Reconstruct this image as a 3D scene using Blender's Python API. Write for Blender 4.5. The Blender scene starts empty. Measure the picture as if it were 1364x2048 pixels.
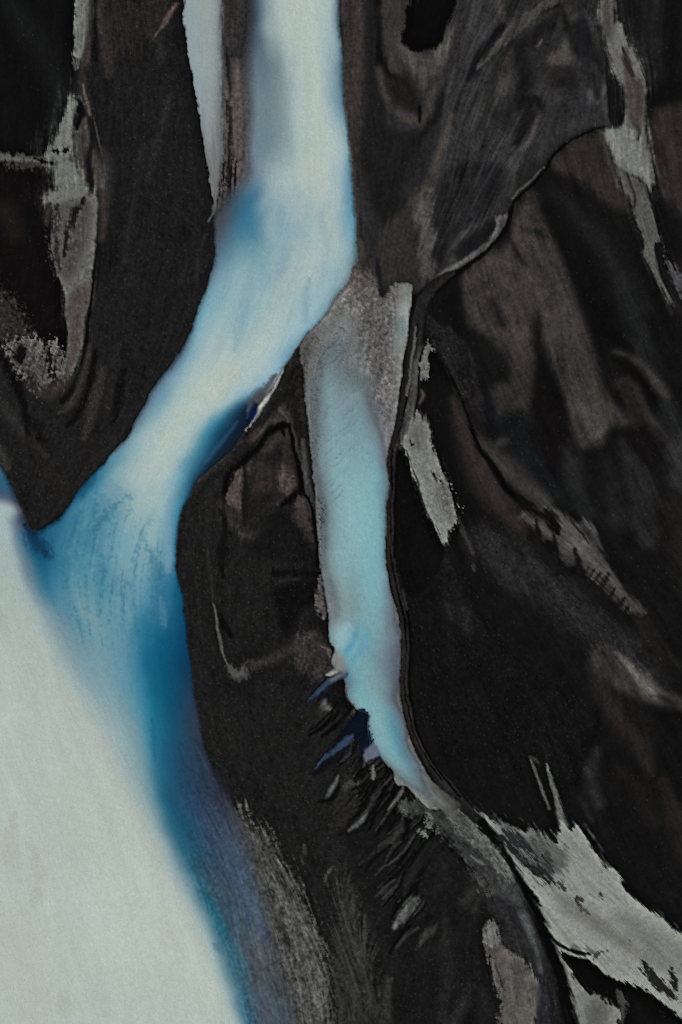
# Aerial view straight down on a braided glacial river: black volcanic sand, pale silt, milky meltwater.
# Everything is laid out in image pixels, scaled to the ground (10 units = 1 metre, x right, y down).
import math, random
import numpy as np

F = np.float32
STEP = 2.0                                   # image pixels between terrain samples
U = 0.1                                      # metres per image pixel
OX, OY = 682.0, 1024.0                       # image pixel that sits at the world origin

def axis(a, b):
    core = np.arange(a, b + .1, STEP)
    ext = np.cumsum(STEP * 1.28 ** np.arange(1, 34))
    ext = ext[ext < 9000]
    return np.concatenate([a - ext[::-1], core, b + ext]).astype(F)
GX, GY = axis(-110, 1474), axis(-110, 2158)
NX, NY = len(GX), len(GY)
X, Y = np.meshgrid(GX, GY)

# ---------------------------------------------------------------- noise
def hash2(i, j, s):
    n = (i * 374761393 + j * 668265263 + s * 1442695041) & 0xFFFFFFFF
    n = ((n ^ (n >> 13)) * 1274126177) & 0xFFFFFFFF
    n = ((n ^ (n >> 15)) * 2246822519) & 0xFFFFFFFF
    return ((n ^ (n >> 16)) & 0xFFFFFF).astype(F) / F(0xFFFFFF)
def vnoise(x, y, scale, seed):
    x = x / scale + 5000; y = y / scale + 5000
    i = np.floor(x); j = np.floor(y); fx = (x - i).astype(F); fy = (y - j).astype(F)
    i = i.astype(np.int64); j = j.astype(np.int64)
    fx = fx * fx * (3 - 2 * fx); fy = fy * fy * (3 - 2 * fy)
    a = hash2(i, j, seed); b = hash2(i + 1, j, seed); c = hash2(i, j + 1, seed); d = hash2(i + 1, j + 1, seed)
    return (a + (b - a) * fx + (c - a) * fy + (a - b - c + d) * fx * fy) * 2 - 1
def fbm(x, y, scale, seed, o=3):
    r = 0; a = 1; t = 0
    for k in range(o):
        r = r + a * vnoise(x, y, scale / 2 ** k, seed + 17 * k); t += a; a *= .55
    return (r / t * 1.8).astype(F)
def blur(a, r, n=2):
    r = int(r)
    for _ in range(n):
        for ax in (0, 1):
            p = [(0, 0), (0, 0)]; p[ax] = (r + 1, r)
            c = np.cumsum(np.pad(a, p, mode='edge').astype(np.float64), axis=ax)
            k = 2 * r + 1
            a = ((c[k:] - c[:-k]) if ax == 0 else (c[:, k:] - c[:, :-k])) / k
            a = a.astype(F)
    return a
def sstep(a, b, v):
    t = np.clip((v - a) / (b - a), 0, 1); return t * t * (3 - 2 * t)

# ---------------------------------------------------------------- curves
def curve(pts, closed=False, n=4):
    p = np.array(pts, float); m = len(p); out = []
    for i in range(m if closed else m - 1):
        g = lambda k: p[k % m] if closed else p[min(max(k, 0), m - 1)]
        a, b, c, d = g(i - 1), g(i), g(i + 1), g(i + 2)
        for t in np.arange(n) / n:
            out.append(.5 * (2 * b + (c - a) * t + (2 * a - 5 * b + 4 * c - d) * t * t + (3 * b - a - 3 * c + d) * t ** 3))
    if not closed: out.append(p[-1])
    return np.array(out)
def window(p, pad):
    i0, i1 = np.searchsorted(GX, [p[:, 0].min() - pad, p[:, 0].max() + pad])
    j0, j1 = np.searchsorted(GY, [p[:, 1].min() - pad, p[:, 1].max() + pad])
    return slice(max(j0 - 1, 0), min(j1 + 1, NY)), slice(max(i0 - 1, 0), min(i1 + 1, NX))
def nearest(p, x, y, closed):
    """distance to a polyline, and the columns past x, y interpolated at the nearest point"""
    best = np.full(x.shape, 1e12, F); ks = p.shape[1] - 2
    val = [np.zeros(x.shape, F) for _ in range(ks)]
    ins = np.zeros(x.shape, bool)
    q = np.roll(p, -1, 0) if closed else p[1:]
    for a, b in zip(p, q):
        dx, dy = float(b[0] - a[0]), float(b[1] - a[1]); L = dx * dx + dy * dy
        if L < 1e-9: continue
        t = np.clip(((x - F(a[0])) * F(dx) + (y - F(a[1])) * F(dy)) / F(L), 0, 1)
        d = (x - F(a[0]) - t * F(dx)) ** 2 + (y - F(a[1]) - t * F(dy)) ** 2
        m = d < best
        best = np.where(m, d, best)
        for k in range(ks): val[k] = np.where(m, F(a[2 + k]) + t * F(b[2 + k] - a[2 + k]), val[k])
        if closed and abs(dy) > 1e-9:
            ins ^= ((y >= a[1]) != (y >= b[1])) & (x < F(a[0]) + (y - F(a[1])) * F(dx / dy))
    return np.sqrt(best), val, ins

# ---------------------------------------------------------------- grain of the ground: the way the water ran
FLOW = [
 [(160,-120),(165,100),(150,250),(160,400),(150,600),(120,760)], [(60,-120),(100,150),(90,300)],
 [(250,-120),(265,200),(240,500),(215,750),(170,950)], [(330,-120),(330,300),(300,600),(220,850),(100,1030)],
 [(390,-120),(415,250),(432,420),(400,600),(310,780),(200,940)], [(450,-120),(455,200),(450,380)],
 [(590,-120),(600,200),(600,400),(540,600),(430,770),(340,920),(270,1050)],
 [(675,-120),(690,250),(705,480),(640,640),(520,800),(400,960)],
 [(270,1050),(230,1200),(240,1400)], [(340,1000),(340,1200),(370,1400)], [(150,1000),(120,1150),(160,1300)],
 [(30,1000),(120,1250),(250,1480),(380,1800),(480,2160)], [(370,1300),(430,1560),(540,1800),(620,2160)],
 [(420,1000),(440,1300),(520,1600),(640,1850),(740,2160)],
 [(720,-120),(715,250),(720,480),(720,620),(690,760),(690,950),(710,1150),(745,1350),(790,1500),(900,1640),(1000,1770),(1080,1950),(1110,2160)],
 [(800,560),(808,700),(775,900),(770,1080),(800,1260),(800,1380),(850,1540)],
 [(840,600),(820,740),(782,920),(780,1100),(812,1260),(812,1400),(880,1560),(1000,1690)],
 [(600,690),(615,850),(634,1050),(655,1220)], [(590,710),(500,850),(400,960)],
 [(760,-120),(760,140),(830,250)], [(950,-120),(900,60),(870,200),(840,400),(800,560)],
 [(1080,-120),(1000,60),(930,200),(860,420)], [(1180,-120),(1100,150),(1000,330),(900,500)],
 [(1220,-120),(1235,80),(1275,160),(1270,300),(1300,450),(1364,620),(1474,800)],
 [(1320,-120),(1320,200),(1364,420),(1474,600)],
 [(860,690),(925,830),(1000,970),(1100,1080),(1250,1220),(1400,1420)],
 [(830,880),(880,1050),(960,1200),(1100,1400),(1180,1600)], [(940,560),(1000,700),(1060,820),(1160,1000),(1300,1200)],
 [(1060,400),(1130,620),(1200,820),(1300,1050),(1400,1200)], [(1120,320),(1230,560),(1330,800),(1400,950)],
 [(850,1200),(900,1400),(1000,1600)], [(1060,1520),(1120,1650),(1250,1780),(1400,1940)],
 [(1000,1660),(1110,1780),(1250,1900),(1400,2050)], [(1110,1890),(1180,1980),(1250,2160)],
 [(800,1560),(740,1620),(690,1670)], [(860,1640),(790,1720),(740,1780)], [(700,1340),(650,1390),(610,1430)], [(720,1450),(660,1500),(610,1560)],
 [(880,1780),(820,1840),(770,1920)], [(900,1820),(880,1950),(860,2160)], [(980,1850),(1000,1960),(1030,2160)],
 [(490,910),(480,1050),(450,1200)], [(1200,1400),(1200,1550),(1260,1700)]]
def flow_angle():
    xs = np.arange(-140, 1510, 10.); ys = np.arange(-140, 2200, 10.); gx, gy = np.meshgrid(xs, ys)
    c = np.zeros(gx.shape); s = np.zeros(gx.shape)
    for f in FLOW:
        p = curve(f, n=5)
        for a, b in zip(p[:-1], p[1:]):
            m = (a + b) / 2; th = 2 * math.atan2(b[1] - a[1], b[0] - a[0]); L = math.hypot(*(b - a))
            w = L / ((gx - m[0]) ** 2 + (gy - m[1]) ** 2 + 150) ** 1.6
            c += w * math.cos(th); s += w * math.sin(th)
    th = .5 * np.arctan2(s, c)
    return np.cos(2 * th), np.sin(2 * th), xs, ys
c2, s2, fx_, fy_ = flow_angle()
def gridsample(a, xs, ys, x, y):
    u = np.clip((x - xs[0]) / (xs[1] - xs[0]), 0, len(xs) - 1.001); v = np.clip((y - ys[0]) / (ys[1] - ys[0]), 0, len(ys) - 1.001)
    i = u.astype(int); j = v.astype(int); fu = (u - i).astype(F); fv = (v - j).astype(F); a = a.astype(F)
    return a[j, i] * (1 - fu) * (1 - fv) + a[j, i + 1] * fu * (1 - fv) + a[j + 1, i] * (1 - fu) * fv + a[j + 1, i + 1] * fu * fv
C2, S2_ = gridsample(c2, fx_, fy_, X, Y), gridsample(s2, fx_, fy_, X, Y)
TH = .5 * np.arctan2(S2_, C2) + .12 * fbm(X, Y, 60, 5)
FU, FV = np.cos(TH).astype(F), np.sin(TH).astype(F)
rng = np.random.default_rng(7)
def lic(src, half):
    """smear a noise along the flow: streaks"""
    JJ, II = np.mgrid[0:NY, 0:NX].astype(F); acc = src.copy()
    for sgn in (1, -1):
        pi, pj = II.copy(), JJ.copy(); du, dv = FU * sgn, FV * sgn
        for k in range(half):
            pi += du; pj += dv
            ii = np.clip(pi + .5, 0, NX - 1).astype(np.int32); jj = np.clip(pj + .5, 0, NY - 1).astype(np.int32)
            w = 1 - (k + 1) / (half + 1); acc += F(w) * src[jj, ii]
            nu, nv = FU[jj, ii], FV[jj, ii]; sg = np.where(nu * du + nv * dv < 0, F(-1), F(1)); du, dv = nu * sg, nv * sg
    acc -= acc.mean(); return acc / acc.std()
W0 = rng.standard_normal((NY, NX)).astype(F)
W1 = rng.standard_normal((NY, NX)).astype(F)
def unit(a): a = a - a.mean(); return a / a.std()
G1 = unit(blur(W1, 1, 1))                    # grain about 3 samples across
G0 = W0                                      # single grains
SF = lic(W0, 7)                              # fine short streaks
SL = lic(unit(blur(W1, 1, 1)), 26)           # long streaks
SB = lic(unit(blur(rng.standard_normal((NY, NX)).astype(F), 4, 1)), 40)   # broad bands
B1 = fbm(X, Y, 28, 31); B2 = fbm(X, Y, 110, 47); B3 = fbm(X, Y, 11, 53)
WOB = .6 * SL + .35 * B3 + .3 * SF
XW = X + .7 * B3 + 1.5 * fbm(X, Y, 34, 61); YW = Y + .7 * fbm(X, Y, 11, 71) + 1.5 * fbm(X, Y, 34, 79)

# ---------------------------------------------------------------- layers
ALB = np.zeros((NY, NX, 3), F); ALB[:] = (22, 21.5, 21.5)
HGT = np.zeros((NY, NX), F)
GRAIN = np.full((NY, NX), .10, F)            # strength of the sand grain
SPARK = np.full((NY, NX), .25, F)            # share of bright stones
STRK = np.full((NY, NX), .05, F)            # strength of the streaks along the flow
MASK = {}
def put(sl, al, col, h=0, grain=None, spark=None, strk=None):
    if col is not None:
        c = np.array(col if hasattr(col, '__len__') else (col, col * .985, col * .975), F)
        ALB[sl] += (c - ALB[sl]) * al[..., None]
    if h: HGT[sl] += F(h) * al
    if grain is not None: GRAIN[sl] += (F(grain) - GRAIN[sl]) * al
    if strk is not None: STRK[sl] += (F(strk) - STRK[sl]) * al
    if spark is not None: SPARK[sl] += (F(spark) - SPARK[sl]) * al
def area(pts, f=3, r=2, g=0, sm=True):
    """soft-edged patch: f = half width of the edge (or per point), r = raggedness along the flow, g = by grain"""
    p = np.array([(q[0], q[1], q[2] if len(q) > 2 else f) for q in pts], float)
    if sm: p = curve(p, True, 4)
    p[:, 2] = np.maximum(p[:, 2], .8)
    sl = window(p, p[:, 2].max() * 1.5 + 3 * r + 3 * g + 4)
    d, (ff,), ins = nearest(p, XW[sl], YW[sl], True)
    sd = np.where(ins, d, -d) + F(r) * WOB[sl] + F(g) * (.7 * G1[sl] + .5 * G0[sl])
    return sl, sstep(-1, 1, sd / ff).astype(F)
def R(pts, col, f=3, r=2, g=0, a=1, sm=True, name=None, **k):
    if name:                                                    # a thin veil of silt thins out past the flat's edge
        sl, al = area(pts, f * 4.5, r * 2.5, g * 2, sm); put(sl, al * F(.42), col)
    sl, al = area(pts, f, r, g, sm); put(sl, al * F(a), col, **k)
    if name: MASK.setdefault(name, np.zeros((NY, NX), F)); MASK[name][sl] = np.maximum(MASK[name][sl], al)
def S(pts, col, w=None, s=.5, r=1, g=0, a=1, **k):
    """a stroke: half width w (or per point), softness s"""
    p = np.array([(q[0], q[1], q[2] if len(q) > 2 else w) for q in pts], float)
    if len(p[0]) == 3 and w is not None and all(len(q) == 2 for q in pts) and len(p) > 1:
        p[0, 2] *= .55; p[-1, 2] *= .45
    p = curve(p, False, 5); p[:, 2] = np.maximum(p[:, 2], .7)
    sl = window(p, p[:, 2].max() * 2.2 + 3 * r + 3 * g + 4)
    d, (ww,), _ = nearest(p, XW[sl], YW[sl], False)
    q = (d + F(r) * WOB[sl] + F(g) * (.7 * G1[sl] + .5 * G0[sl])) / ww
    put(sl, (1 - sstep(1 - s, 1 + s, q)) * F(a), col, **k)
def soften(pts, rad, a, f=30):
    """wind and melt blend the sands of a patch into each other"""
    sl, al = area(pts, f, 0)
    for c in range(3): ALB[sl + (c,)] += (blur(ALB[..., c], rad, 2)[sl] - ALB[sl + (c,)]) * al * F(a)
def chart(rows, smooth=4, warp=5):
    """a colour field across a channel: rows (y, [(x, r, g, b), ...]) with the same number of knots"""
    ys = np.array([r[0] for r in rows], float); K = np.array([r[1] for r in rows], float)      # n, k, 4
    y0, y1 = ys[0], ys[-1]
    y = np.clip(YW + warp * fbm(X, Y, 50, 91), y0, y1 - .01); x = XW + warp * (.6 * B1 + .35 * SB)
    n = len(ys); m = np.zeros_like(K)
    m[1:-1] = ((K[2:] - K[:-2]) / (ys[2:] - ys[:-2])[:, None, None]); m[0] = (K[1] - K[0]) / (ys[1] - ys[0]); m[-1] = (K[-1] - K[-2]) / (ys[-1] - ys[-2])
    i = np.clip(np.searchsorted(ys, y, side='right') - 1, 0, n - 2)
    h = (ys[i + 1] - ys[i]).astype(F); t = ((y - ys[i]) / h).astype(F)
    h00 = 2 * t ** 3 - 3 * t ** 2 + 1; h10 = (t ** 3 - 2 * t ** 2 + t) * h; h01 = -2 * t ** 3 + 3 * t ** 2; h11 = (t ** 3 - t ** 2) * h
    def knot(k, c): return h00 * K[i, k, c].astype(F) + h10 * m[i, k, c].astype(F) + h01 * K[i + 1, k, c].astype(F) + h11 * m[i + 1, k, c].astype(F)
    out = np.stack([knot(0, c) for c in (1, 2, 3)], -1); xp = knot(0, 0); cp = out.copy()
    for k in range(1, K.shape[1]):
        xk = knot(k, 0); ck = np.stack([knot(k, c) for c in (1, 2, 3)], -1)
        t_ = sstep(0, 1, (x - xp) / np.maximum(xk - xp, 2)) * .4 + np.clip((x - xp) / np.maximum(xk - xp, 2), 0, 1) * .6
        out = np.where((x > xp)[..., None], cp + (ck - cp) * t_[..., None], out); xp, cp = xk, ck
    return np.stack([blur(np.clip(out[..., c], 0, 255), smooth, 2) for c in range(3)], -1)
# ================================================================ the ground, old surfaces first
BRN = (52, 48, 46)
# ---- plain to the right: dark sand, slate dust and brown silt
R([(780,-200),(1700,-200),(1700,2400),(1000,2400),(1100,1900),(800,1400),(780,900)], (18,17.5,17.5), f=20, grain=.12, spark=.25)
# lobe of grey sand at the top right
R([(676,-300),(735,-300),(733,60),(728,150),(722,260),(716,330),(715,400),(722,470),(745,545),(770,600),(700,640),(690,560),(700,400),(690,250)], (50,46,44), f=5, r=2, grain=.16, spark=.1)
R([(735,-300),(1205,-300),(1208,20),(1214,90),(1220,140),(1240,180),(1250,215),(1245,242),(1228,254),(1200,252),(1175,262),(1140,280),(1118,297),(1100,315),(1088,340),(1065,365),(1040,385),(1025,405),(1012,440),(990,478),(960,503),(930,525),(900,543),(870,562),(850,580),(780,600),(745,540),(722,460),(716,380),(722,260),(732,100)], (39,38.5,38.5), f=2.5, r=1, grain=.14, spark=.1, h=.22)
R([(905,40),(1000,-60),(1080,-60),(1040,60),(985,120),(960,200),(1000,250),(1060,280),(1040,350),(990,420),(930,450),(880,400),(880,300),(900,200)], (47,46.5,46.5), f=25, r=6, strk=.2)
R([(1050,190),(1120,170),(1180,170),(1200,220),(1150,270),(1100,290),(1060,300),(1040,260)], (46,45,46), f=22, r=5)
R([(735,-200),(762,-200),(760,80),(758,140),(770,200),(780,260),(840,268),(872,280),(850,340),(815,420),(790,462),(770,452),(742,405),(724,330),(728,240),(734,150)], (25,25,25), f=9, r=4)
S([(758,-40,5),(757,60,5),(758,105,8),(768,130,9),(780,150,6),(800,166,3)], (15,14.5,14.5), s=.7, r=1.5, h=-.1)
R([(762,-200),(822,-200),(812,10),(804,50),(800,76),(806,100),(820,125),(812,150),(795,150),(776,135),(768,100),(764,40)], (50,47,44), f=7, r=3)
S([(752,20,5),(748,120,5),(752,220,6),(765,240,3)], (30,29,29), s=.8, r=2)
S([(820,10,3),(812,50,5),(802,78,6),(808,105,9),(830,118,10)], (66,63,58), s=.9, r=3)
R([(800,92),(820,104),(842,112),(870,104),(890,82),(908,55),(915,80),(895,115),(880,140),(862,165),(850,185),(840,172),(826,142),(808,116)], (68,66,62), f=12, r=4)
R([(780,162),(800,152),(822,160),(834,190),(842,215),(840,238),(826,226),(806,212),(786,200)], (27,25.5,24.5), f=9, r=3)
S([(757,140,6),(764,170,6),(770,195,6),(780,222,3)], (60,56,53), s=.8, r=3)
S([(796,224,7),(812,236,9),(828,242,9),(840,254,4)], (62,57,53), s=.8, r=3, g=1)
S([(876,165,7),(862,195,8),(852,225,6),(840,256,3)], (54,51,48), s=.8, r=3)
S([(885,190,6),(872,235,7),(850,270,7),(835,300,5)], (23,23,24), s=.9, r=3, h=-.05)
# blades and blots of the grey lobe
S([(1012,42,4),(990,72,9),(962,108,10),(948,140,9),(937,164,5)], (21,21,23), s=.7, r=2, h=-.1)  # shadow on the left of the light blade, painted into the ground colour
S([(985,-60,6),(994,0,8),(1003,28,8),(1012,45,4)], (56,53,52), s=.9, r=2)
R([(1010,-60),(1060,-60),(1050,0),(1020,40),(1008,30)], (33,32,32), f=8)
S([(1150,-20,6),(1125,25,9),(1090,50,10),(1050,80,12),(1030,100,9)], (33,33,33), s=.9, r=4)
S([(1120,5,8),(1090,25,8),(1060,52,6)], (47,47,45), s=.9, r=3)
S([(1085,20,3),(1120,12,5),(1128,40,5),(1136,62,4)], (24,23,23), s=.8, r=2)
R([(1026,98),(1034,132),(1037,163),(1042,172),(1022,180),(1002,202),(994,222),(990,190),(996,140),(1008,110)], (53,50,48), f=4, r=2)
S([(1038,100,12),(1046,150,16),(1050,190,14),(1042,210,12)], (24,24,24), s=.9, r=3, h=-.06)
S([(1056,90,10),(1075,70,12),(1100,50,12)], (24,24,25), s=.9, r=4)
S([(1070,110,6),(1068,135,5),(1075,90,4)], (34,34,35), s=.9, r=3)
R([(1130,78),(1140,98),(1151,116),(1140,130),(1108,136),(1094,118),(1110,100)], (62,59,56), f=6, r=3)
R([(1100,136),(1140,134),(1150,150),(1120,180),(1096,170)], (33,31,31), f=10, r=4)
S([(1128,18,4),(1140,25,8),(1152,45,8),(1152,65,4)], (54,51,49), s=.9, r=2)
R([(1136,60),(1170,40),(1190,90),(1200,130),(1175,120),(1150,110)], (25,25,26), f=8, r=4)
S([(1166,20,3),(1182,50,5),(1190,80,4),(1196,110,2)], (50,49,48), s=.8, r=2)
S([(1205,20,4),(1208,70,5),(1212,110,4)], (24,24,24), s=.8, r=2)
S([(1040,200,9),(1050,205,10),(1072,200,9),(1080,215,6)], (21,20,21), s=.9, r=2)
S([(1060,215,9),(1056,240,11),(1044,262,10),(1034,286,7)], (23,22,22), s=.9, r=3)
S([(1072,238,2),(1066,262,3.5),(1056,284,4),(1043,301,3)], (68,64,61), s=.8, r=1.5)
S([(1180,186,4),(1183,196,5),(1177,205,3)], (66,66,65), s=.9, r=2)
S([(1206,170,2),(1205,190,4),(1199,203,3),(1192,208,2)], (68,69,67), s=.9, r=1.5)
S([(1208,206,3),(1213,225,4),(1216,246,3)], (62,62,61), s=.9, r=1.5)
S([(1185,150,4),(1192,180,5),(1196,200,3)], (25,25,26), s=.9, r=1)
S([(870,262,10),(850,300,14),(830,350,18),(812,390,12)], (36,36,36), s=.9, r=5)
S([(905,230,5),(880,300,8),(866,350,9),(850,400,6)], (60,56,53), s=.9, r=5, g=1)
# brown wedge and the dark bands beside it
R([(885,345),(960,325),(1000,330),(1018,352),(986,430),(950,468),(912,498),(896,520),(880,532),(866,500),(868,460),(864,420)], (32,32,33), f=8, r=4, strk=.32)
R([(868,350),(862,430),(868,480),(862,510),(868,540),(850,570),(835,582),(822,573),(790,566),(776,590),(764,602),(755,572),(745,532),(760,482),(788,440),(815,405),(842,368)], (48,44,43), f=6, r=4)
R([(845,372),(860,380),(862,430),(869,480),(862,510),(868,538),(852,560),(843,540),(838,490),(830,440)], (76,73,69), f=9, r=4, g=2)
R([(790,440),(812,424),(830,470),(820,540),(790,560),(762,560),(758,520)], (47,43,43), f=14)
S([(905,524,4),(908,500,6),(928,474,8),(952,455,8),(974,436,4)], (60,60,59), s=.8, r=3)
R([(906,508),(919,486),(948,462),(974,441),(990,446),(987,470),(962,490),(926,514)], (24,24,25), f=4, r=2)
# the light lip along the lobe and its dark foot
# pale silt of the right-hand channel
# dark ground to the right of it
R([(1236,-200),(1500,-200),(1500,180),(1320,185),(1296,170),(1286,128),(1262,88),(1247,44),(1232,42)], (23,23,23), f=5, r=2)
S([(1315,-60,10),(1318,60,12),(1326,150,10)], (30,29.5,29), s=1, r=3)
R([(1290,170),(1400,150),(1500,160),(1500,215),(1340,205),(1300,225)], (13,12.5,12.5), f=14, r=3)
S([(1350,-60,16),(1345,80,22),(1335,190,16)], (15,14.5,15), s=1, r=3)
R([(1304,235),(1330,215),(1500,210),(1500,470),(1350,425),(1322,370),(1306,300)], (42,37.5,35.5), f=16, r=3)
S([(1312,380,8),(1330,420,14),(1345,480,14),(1364,540,10)], (17,16,17), s=1, r=3)
# brown panel below the lip
R([(1118,302),(1185,268),(1206,282),(1224,330),(1248,384),(1262,425),(1240,420),(1200,396),(1160,362),(1112,340),(1100,326)], (45,40.5,37.5), f=12, r=3)
R([(1050,388),(1085,345),(1110,350),(1180,400),(1262,440),(1290,500),(1300,540),(1250,500),(1180,470),(1120,440),(1080,420)], (19,18,18), f=14, r=4)
S([(1130,400,8),(1170,450,14),(1210,500,18),(1250,560,18),(1290,620,12)], (27,26.5,26.5), s=1, r=5)
# big brown fan
R([(1064,382),(1078,420),(1105,470),(1128,520),(1142,600),(1150,650),(1090,690),(1062,740),(1030,770),(1000,720),(966,680),(925,620),(916,575),(930,542),(962,514),(1000,498),(1020,470),(1032,432),(1048,400)], (55,51,49), f=12, r=4, grain=.15)
S([(1042,458,3),(1058,462,6),(1080,468,7),(1096,474,3)], (29,28,29), s=.9, r=2)
S([(1024,478,2),(1032,500,4),(1044,520,4),(1056,532,2)], (17,16,16), s=.7, r=1)
S([(1060,440,5),(1066,420,8),(1062,395,6)], (40,37,36), s=1, r=2)
R([(1060,560),(1128,540),(1150,600),(1172,642),(1192,720),(1216,790),(1258,838),(1262,860),(1234,852),(1216,862),(1196,890),(1180,912),(1160,896),(1140,850),(1132,790),(1108,740),(1084,680)], (54,50.5,48.5), f=12, r=4, grain=.13)
R([(1130,760),(1160,800),(1190,820),(1208,860),(1196,888),(1180,900),(1166,870),(1148,830)], (62,61.5,59), f=12, r=4, g=2)
S([(1152,836,2),(1162,856,4),(1174,880,3),(1182,894,2)], (36,34,34), s=.9, r=1)
R([(1064,636),(1078,690),(1098,740),(1124,800),(1130,850),(1132,950),(1120,990),(1090,960),(1060,930),(1046,860),(1056,790),(1072,730)], (15,13.5,14), f=12, r=4)
S([(1076,620,2),(1078,660,5),(1076,700,6)], (18,16,16), s=.9, r=1)
R([(1090,405),(1130,440),(1200,545),(1250,660),(1290,760),(1320,840),(1290,820),(1244,744),(1204,704),(1176,650),(1146,564),(1112,484)], (14,13,13.5), f=14, r=4)
R([(1225,560),(1262,600),(1300,700),(1330,780),(1400,880),(1400,960),(1340,880),(1310,800),(1270,690)], (28,29,29), f=14, r=4)
R([(1330,560),(1380,640),(1500,800),(1500,600),(1400,520)], (34,31,30), f=18, r=3)
S([(1300,560,8),(1340,660,12),(1364,740,14),(1420,840,12)], (17,16,16), s=1, r=3)
S([(1228,702,2),(1250,710,5),(1272,724,8),(1300,752,11),(1322,776,10),(1338,796,5)], (57,53,50), s=.9, r=3, h=.12)
S([(1230,714,5),(1258,728,8),(1284,758,9),(1310,800,8)], (11,10.5,11), s=.9, r=2, h=-.1)
S([(1232,770,5),(1250,760,7),(1270,772,7),(1284,806,7),(1300,850,6),(1316,880,4)], (42,39,38), s=.9, r=3)
R([(1240,775),(1262,775),(1276,810),(1284,850),(1262,850),(1248,810)], (30,29.5,27.5), f=8, r=2)
S([(1294,820,3),(1310,845,5),(1332,872,3)], (46,44,43), s=.9, r=2)
R([(1232,856),(1270,856),(1316,880),(1345,900),(1345,930),(1310,950),(1280,930),(1252,895)], (17,15.5,16), f=10, r=4)
R([(1238,880),(1262,900),(1290,936),(1312,990),(1322,1060),(1290,1100),(1262,1040),(1250,970)], (33,33.5,33), f=8, r=3)
R([(1130,890),(1160,920),(1200,920),(1240,960),(1250,1060),(1200,1040),(1150,1030),(1128,980)], (29,29.5,29.5), f=16, r=5)
R([(1165,900),(1195,895),(1210,950),(1215,1040),(1190,1020),(1172,960)], (19,18,18.5), f=12, r=4)
R([(1334,890),(1400,860),(1500,900),(1500,1060),(1370,1000),(1340,950)], (38,37.5,38), f=14, r=5, g=2)
R([(1320,1000),(1420,1010),(1500,1200),(1500,1300),(1400,1240),(1340,1120)], (27,25.5,24.5), f=20, r=5)
# gravel and black crack in the middle
R([(848,588),(878,562),(912,546),(926,590),(930,640),(912,668),(880,640),(856,616)], (16,15.5,15.5), f=6, r=3)
R([(1020,760),(1060,720),(1064,800),(1040,870),(1000,870),(960,830),(944,790),(980,770)], (47,43.5,42), f=10, r=3, g=1)
S([(984,604,6),(996,630,8),(1002,652,6)], (29,27,27), s=1, r=3)
S([(964,676,6),(985,700,14),(1006,728,13),(1020,748,6)], (21,20,20), s=.9, r=3)
S([(962,744,5),(974,800,11),(984,845,12),(1000,868,10)], (18,19,22), s=.9, r=2)
R([(1000,840),(1050,820),(1066,880),(1110,960),(1130,1000),(1080,990),(1030,930)], (20,21,22), f=12, r=4, spark=1.0)
S([(992,890,4),(1002,884,6),(1016,878,4)], (58,56,54), s=.9, r=2, g=1)
S([(960,880,8),(992,912,16),(1026,948,20),(1060,980,19),(1094,1004,12)], (50,49,47), s=1, r=4, g=1)
R([(858,702),(880,732),(904,790),(924,850),(936,930),(960,1000),(990,1050),(1010,1090),(940,1070),(910,1000),(895,940),(870,880),(846,832),(838,800),(850,768)], (16,15,15), f=5, r=2)
S([(905,800,8),(930,862,20),(960,930,26),(1000,1000,26),(1040,1050,18)], (42,37,35.5), s=.9, r=3, g=1)
# slate belt and the brown ridges below it
R([(930,1060),(1010,1060),(1080,1110),(1140,1160),(1220,1230),(1290,1300),(1330,1380),(1260,1330),(1190,1300),(1120,1250),(1040,1190),(960,1130)], (33.5,33.5,34), f=26, r=5, grain=.24, spark=1.2)
R([(1258,1226),(1290,1228),(1330,1290),(1360,1330),(1330,1320),(1290,1280)], (29,27.5,26), f=10, r=3)
R([(1192,1292),(1236,1300),(1262,1322),(1292,1352),(1330,1390),(1380,1398),(1380,1424),(1312,1412),(1282,1408),(1242,1384),(1212,1362),(1182,1332)], (54,51,49.5), f=12, r=3, h=.12)
R([(1236,1310),(1262,1324),(1292,1352),(1330,1386),(1345,1396),(1310,1396),(1280,1372),(1250,1340)], (79,78,74), f=9, r=3, g=1)
S([(1312,1392,3),(1330,1400,5),(1352,1406,3)], (24,23,22), s=.8, r=2)
R([(1290,1415),(1380,1428),(1400,1480),(1320,1450)], (15,14,14), f=12, r=2)
S([(1190,1350,10),(1210,1400,20),(1244,1440,24),(1280,1490,20),(1300,1540,10)], (37,33,31.5), s=1, r=3)
R([(1240,1390),(1290,1410),(1320,1450),(1300,1480),(1262,1440)], (22,21,20.5), f=12, r=2)
R([(860,1100),(900,1120),(960,1200),(1040,1300),(1120,1360),(1190,1420),(1190,1500),(1150,1560),(1060,1580),(960,1560),(880,1500),(830,1400),(820,1300),(840,1180)], (17,16.8,16.6), f=24, r=4, grain=.22, spark=1.1)
S([(880,1110,8),(905,1170,16),(925,1230,16),(936,1270,8)], (24,24,24), s=1, r=4)
S([(890,1205,3),(898,1225,4),(902,1240,2)], (33,33,33), s=1, r=1)
S([(922,1215,8),(930,1245,9),(930,1270,5)], (29,29,29), s=1, r=2)
S([(1192,1412,3),(1192,1460,5),(1180,1505,6),(1162,1545,5),(1150,1570,3)], (10,9.5,9.5), s=.8, r=1, h=-.06)
S([(1192,1500,8),(1180,1540,14),(1182,1570,14),(1196,1610,10)], (37,37,37), s=1, r=3)
S([(1160,1595,3),(1172,1620,4),(1184,1645,3)], (35,35,35), s=1, r=1)
S([(1330,1560,10),(1350,1640,18),(1380,1720,16)], (33,29.5,28), s=1, r=3)
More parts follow.
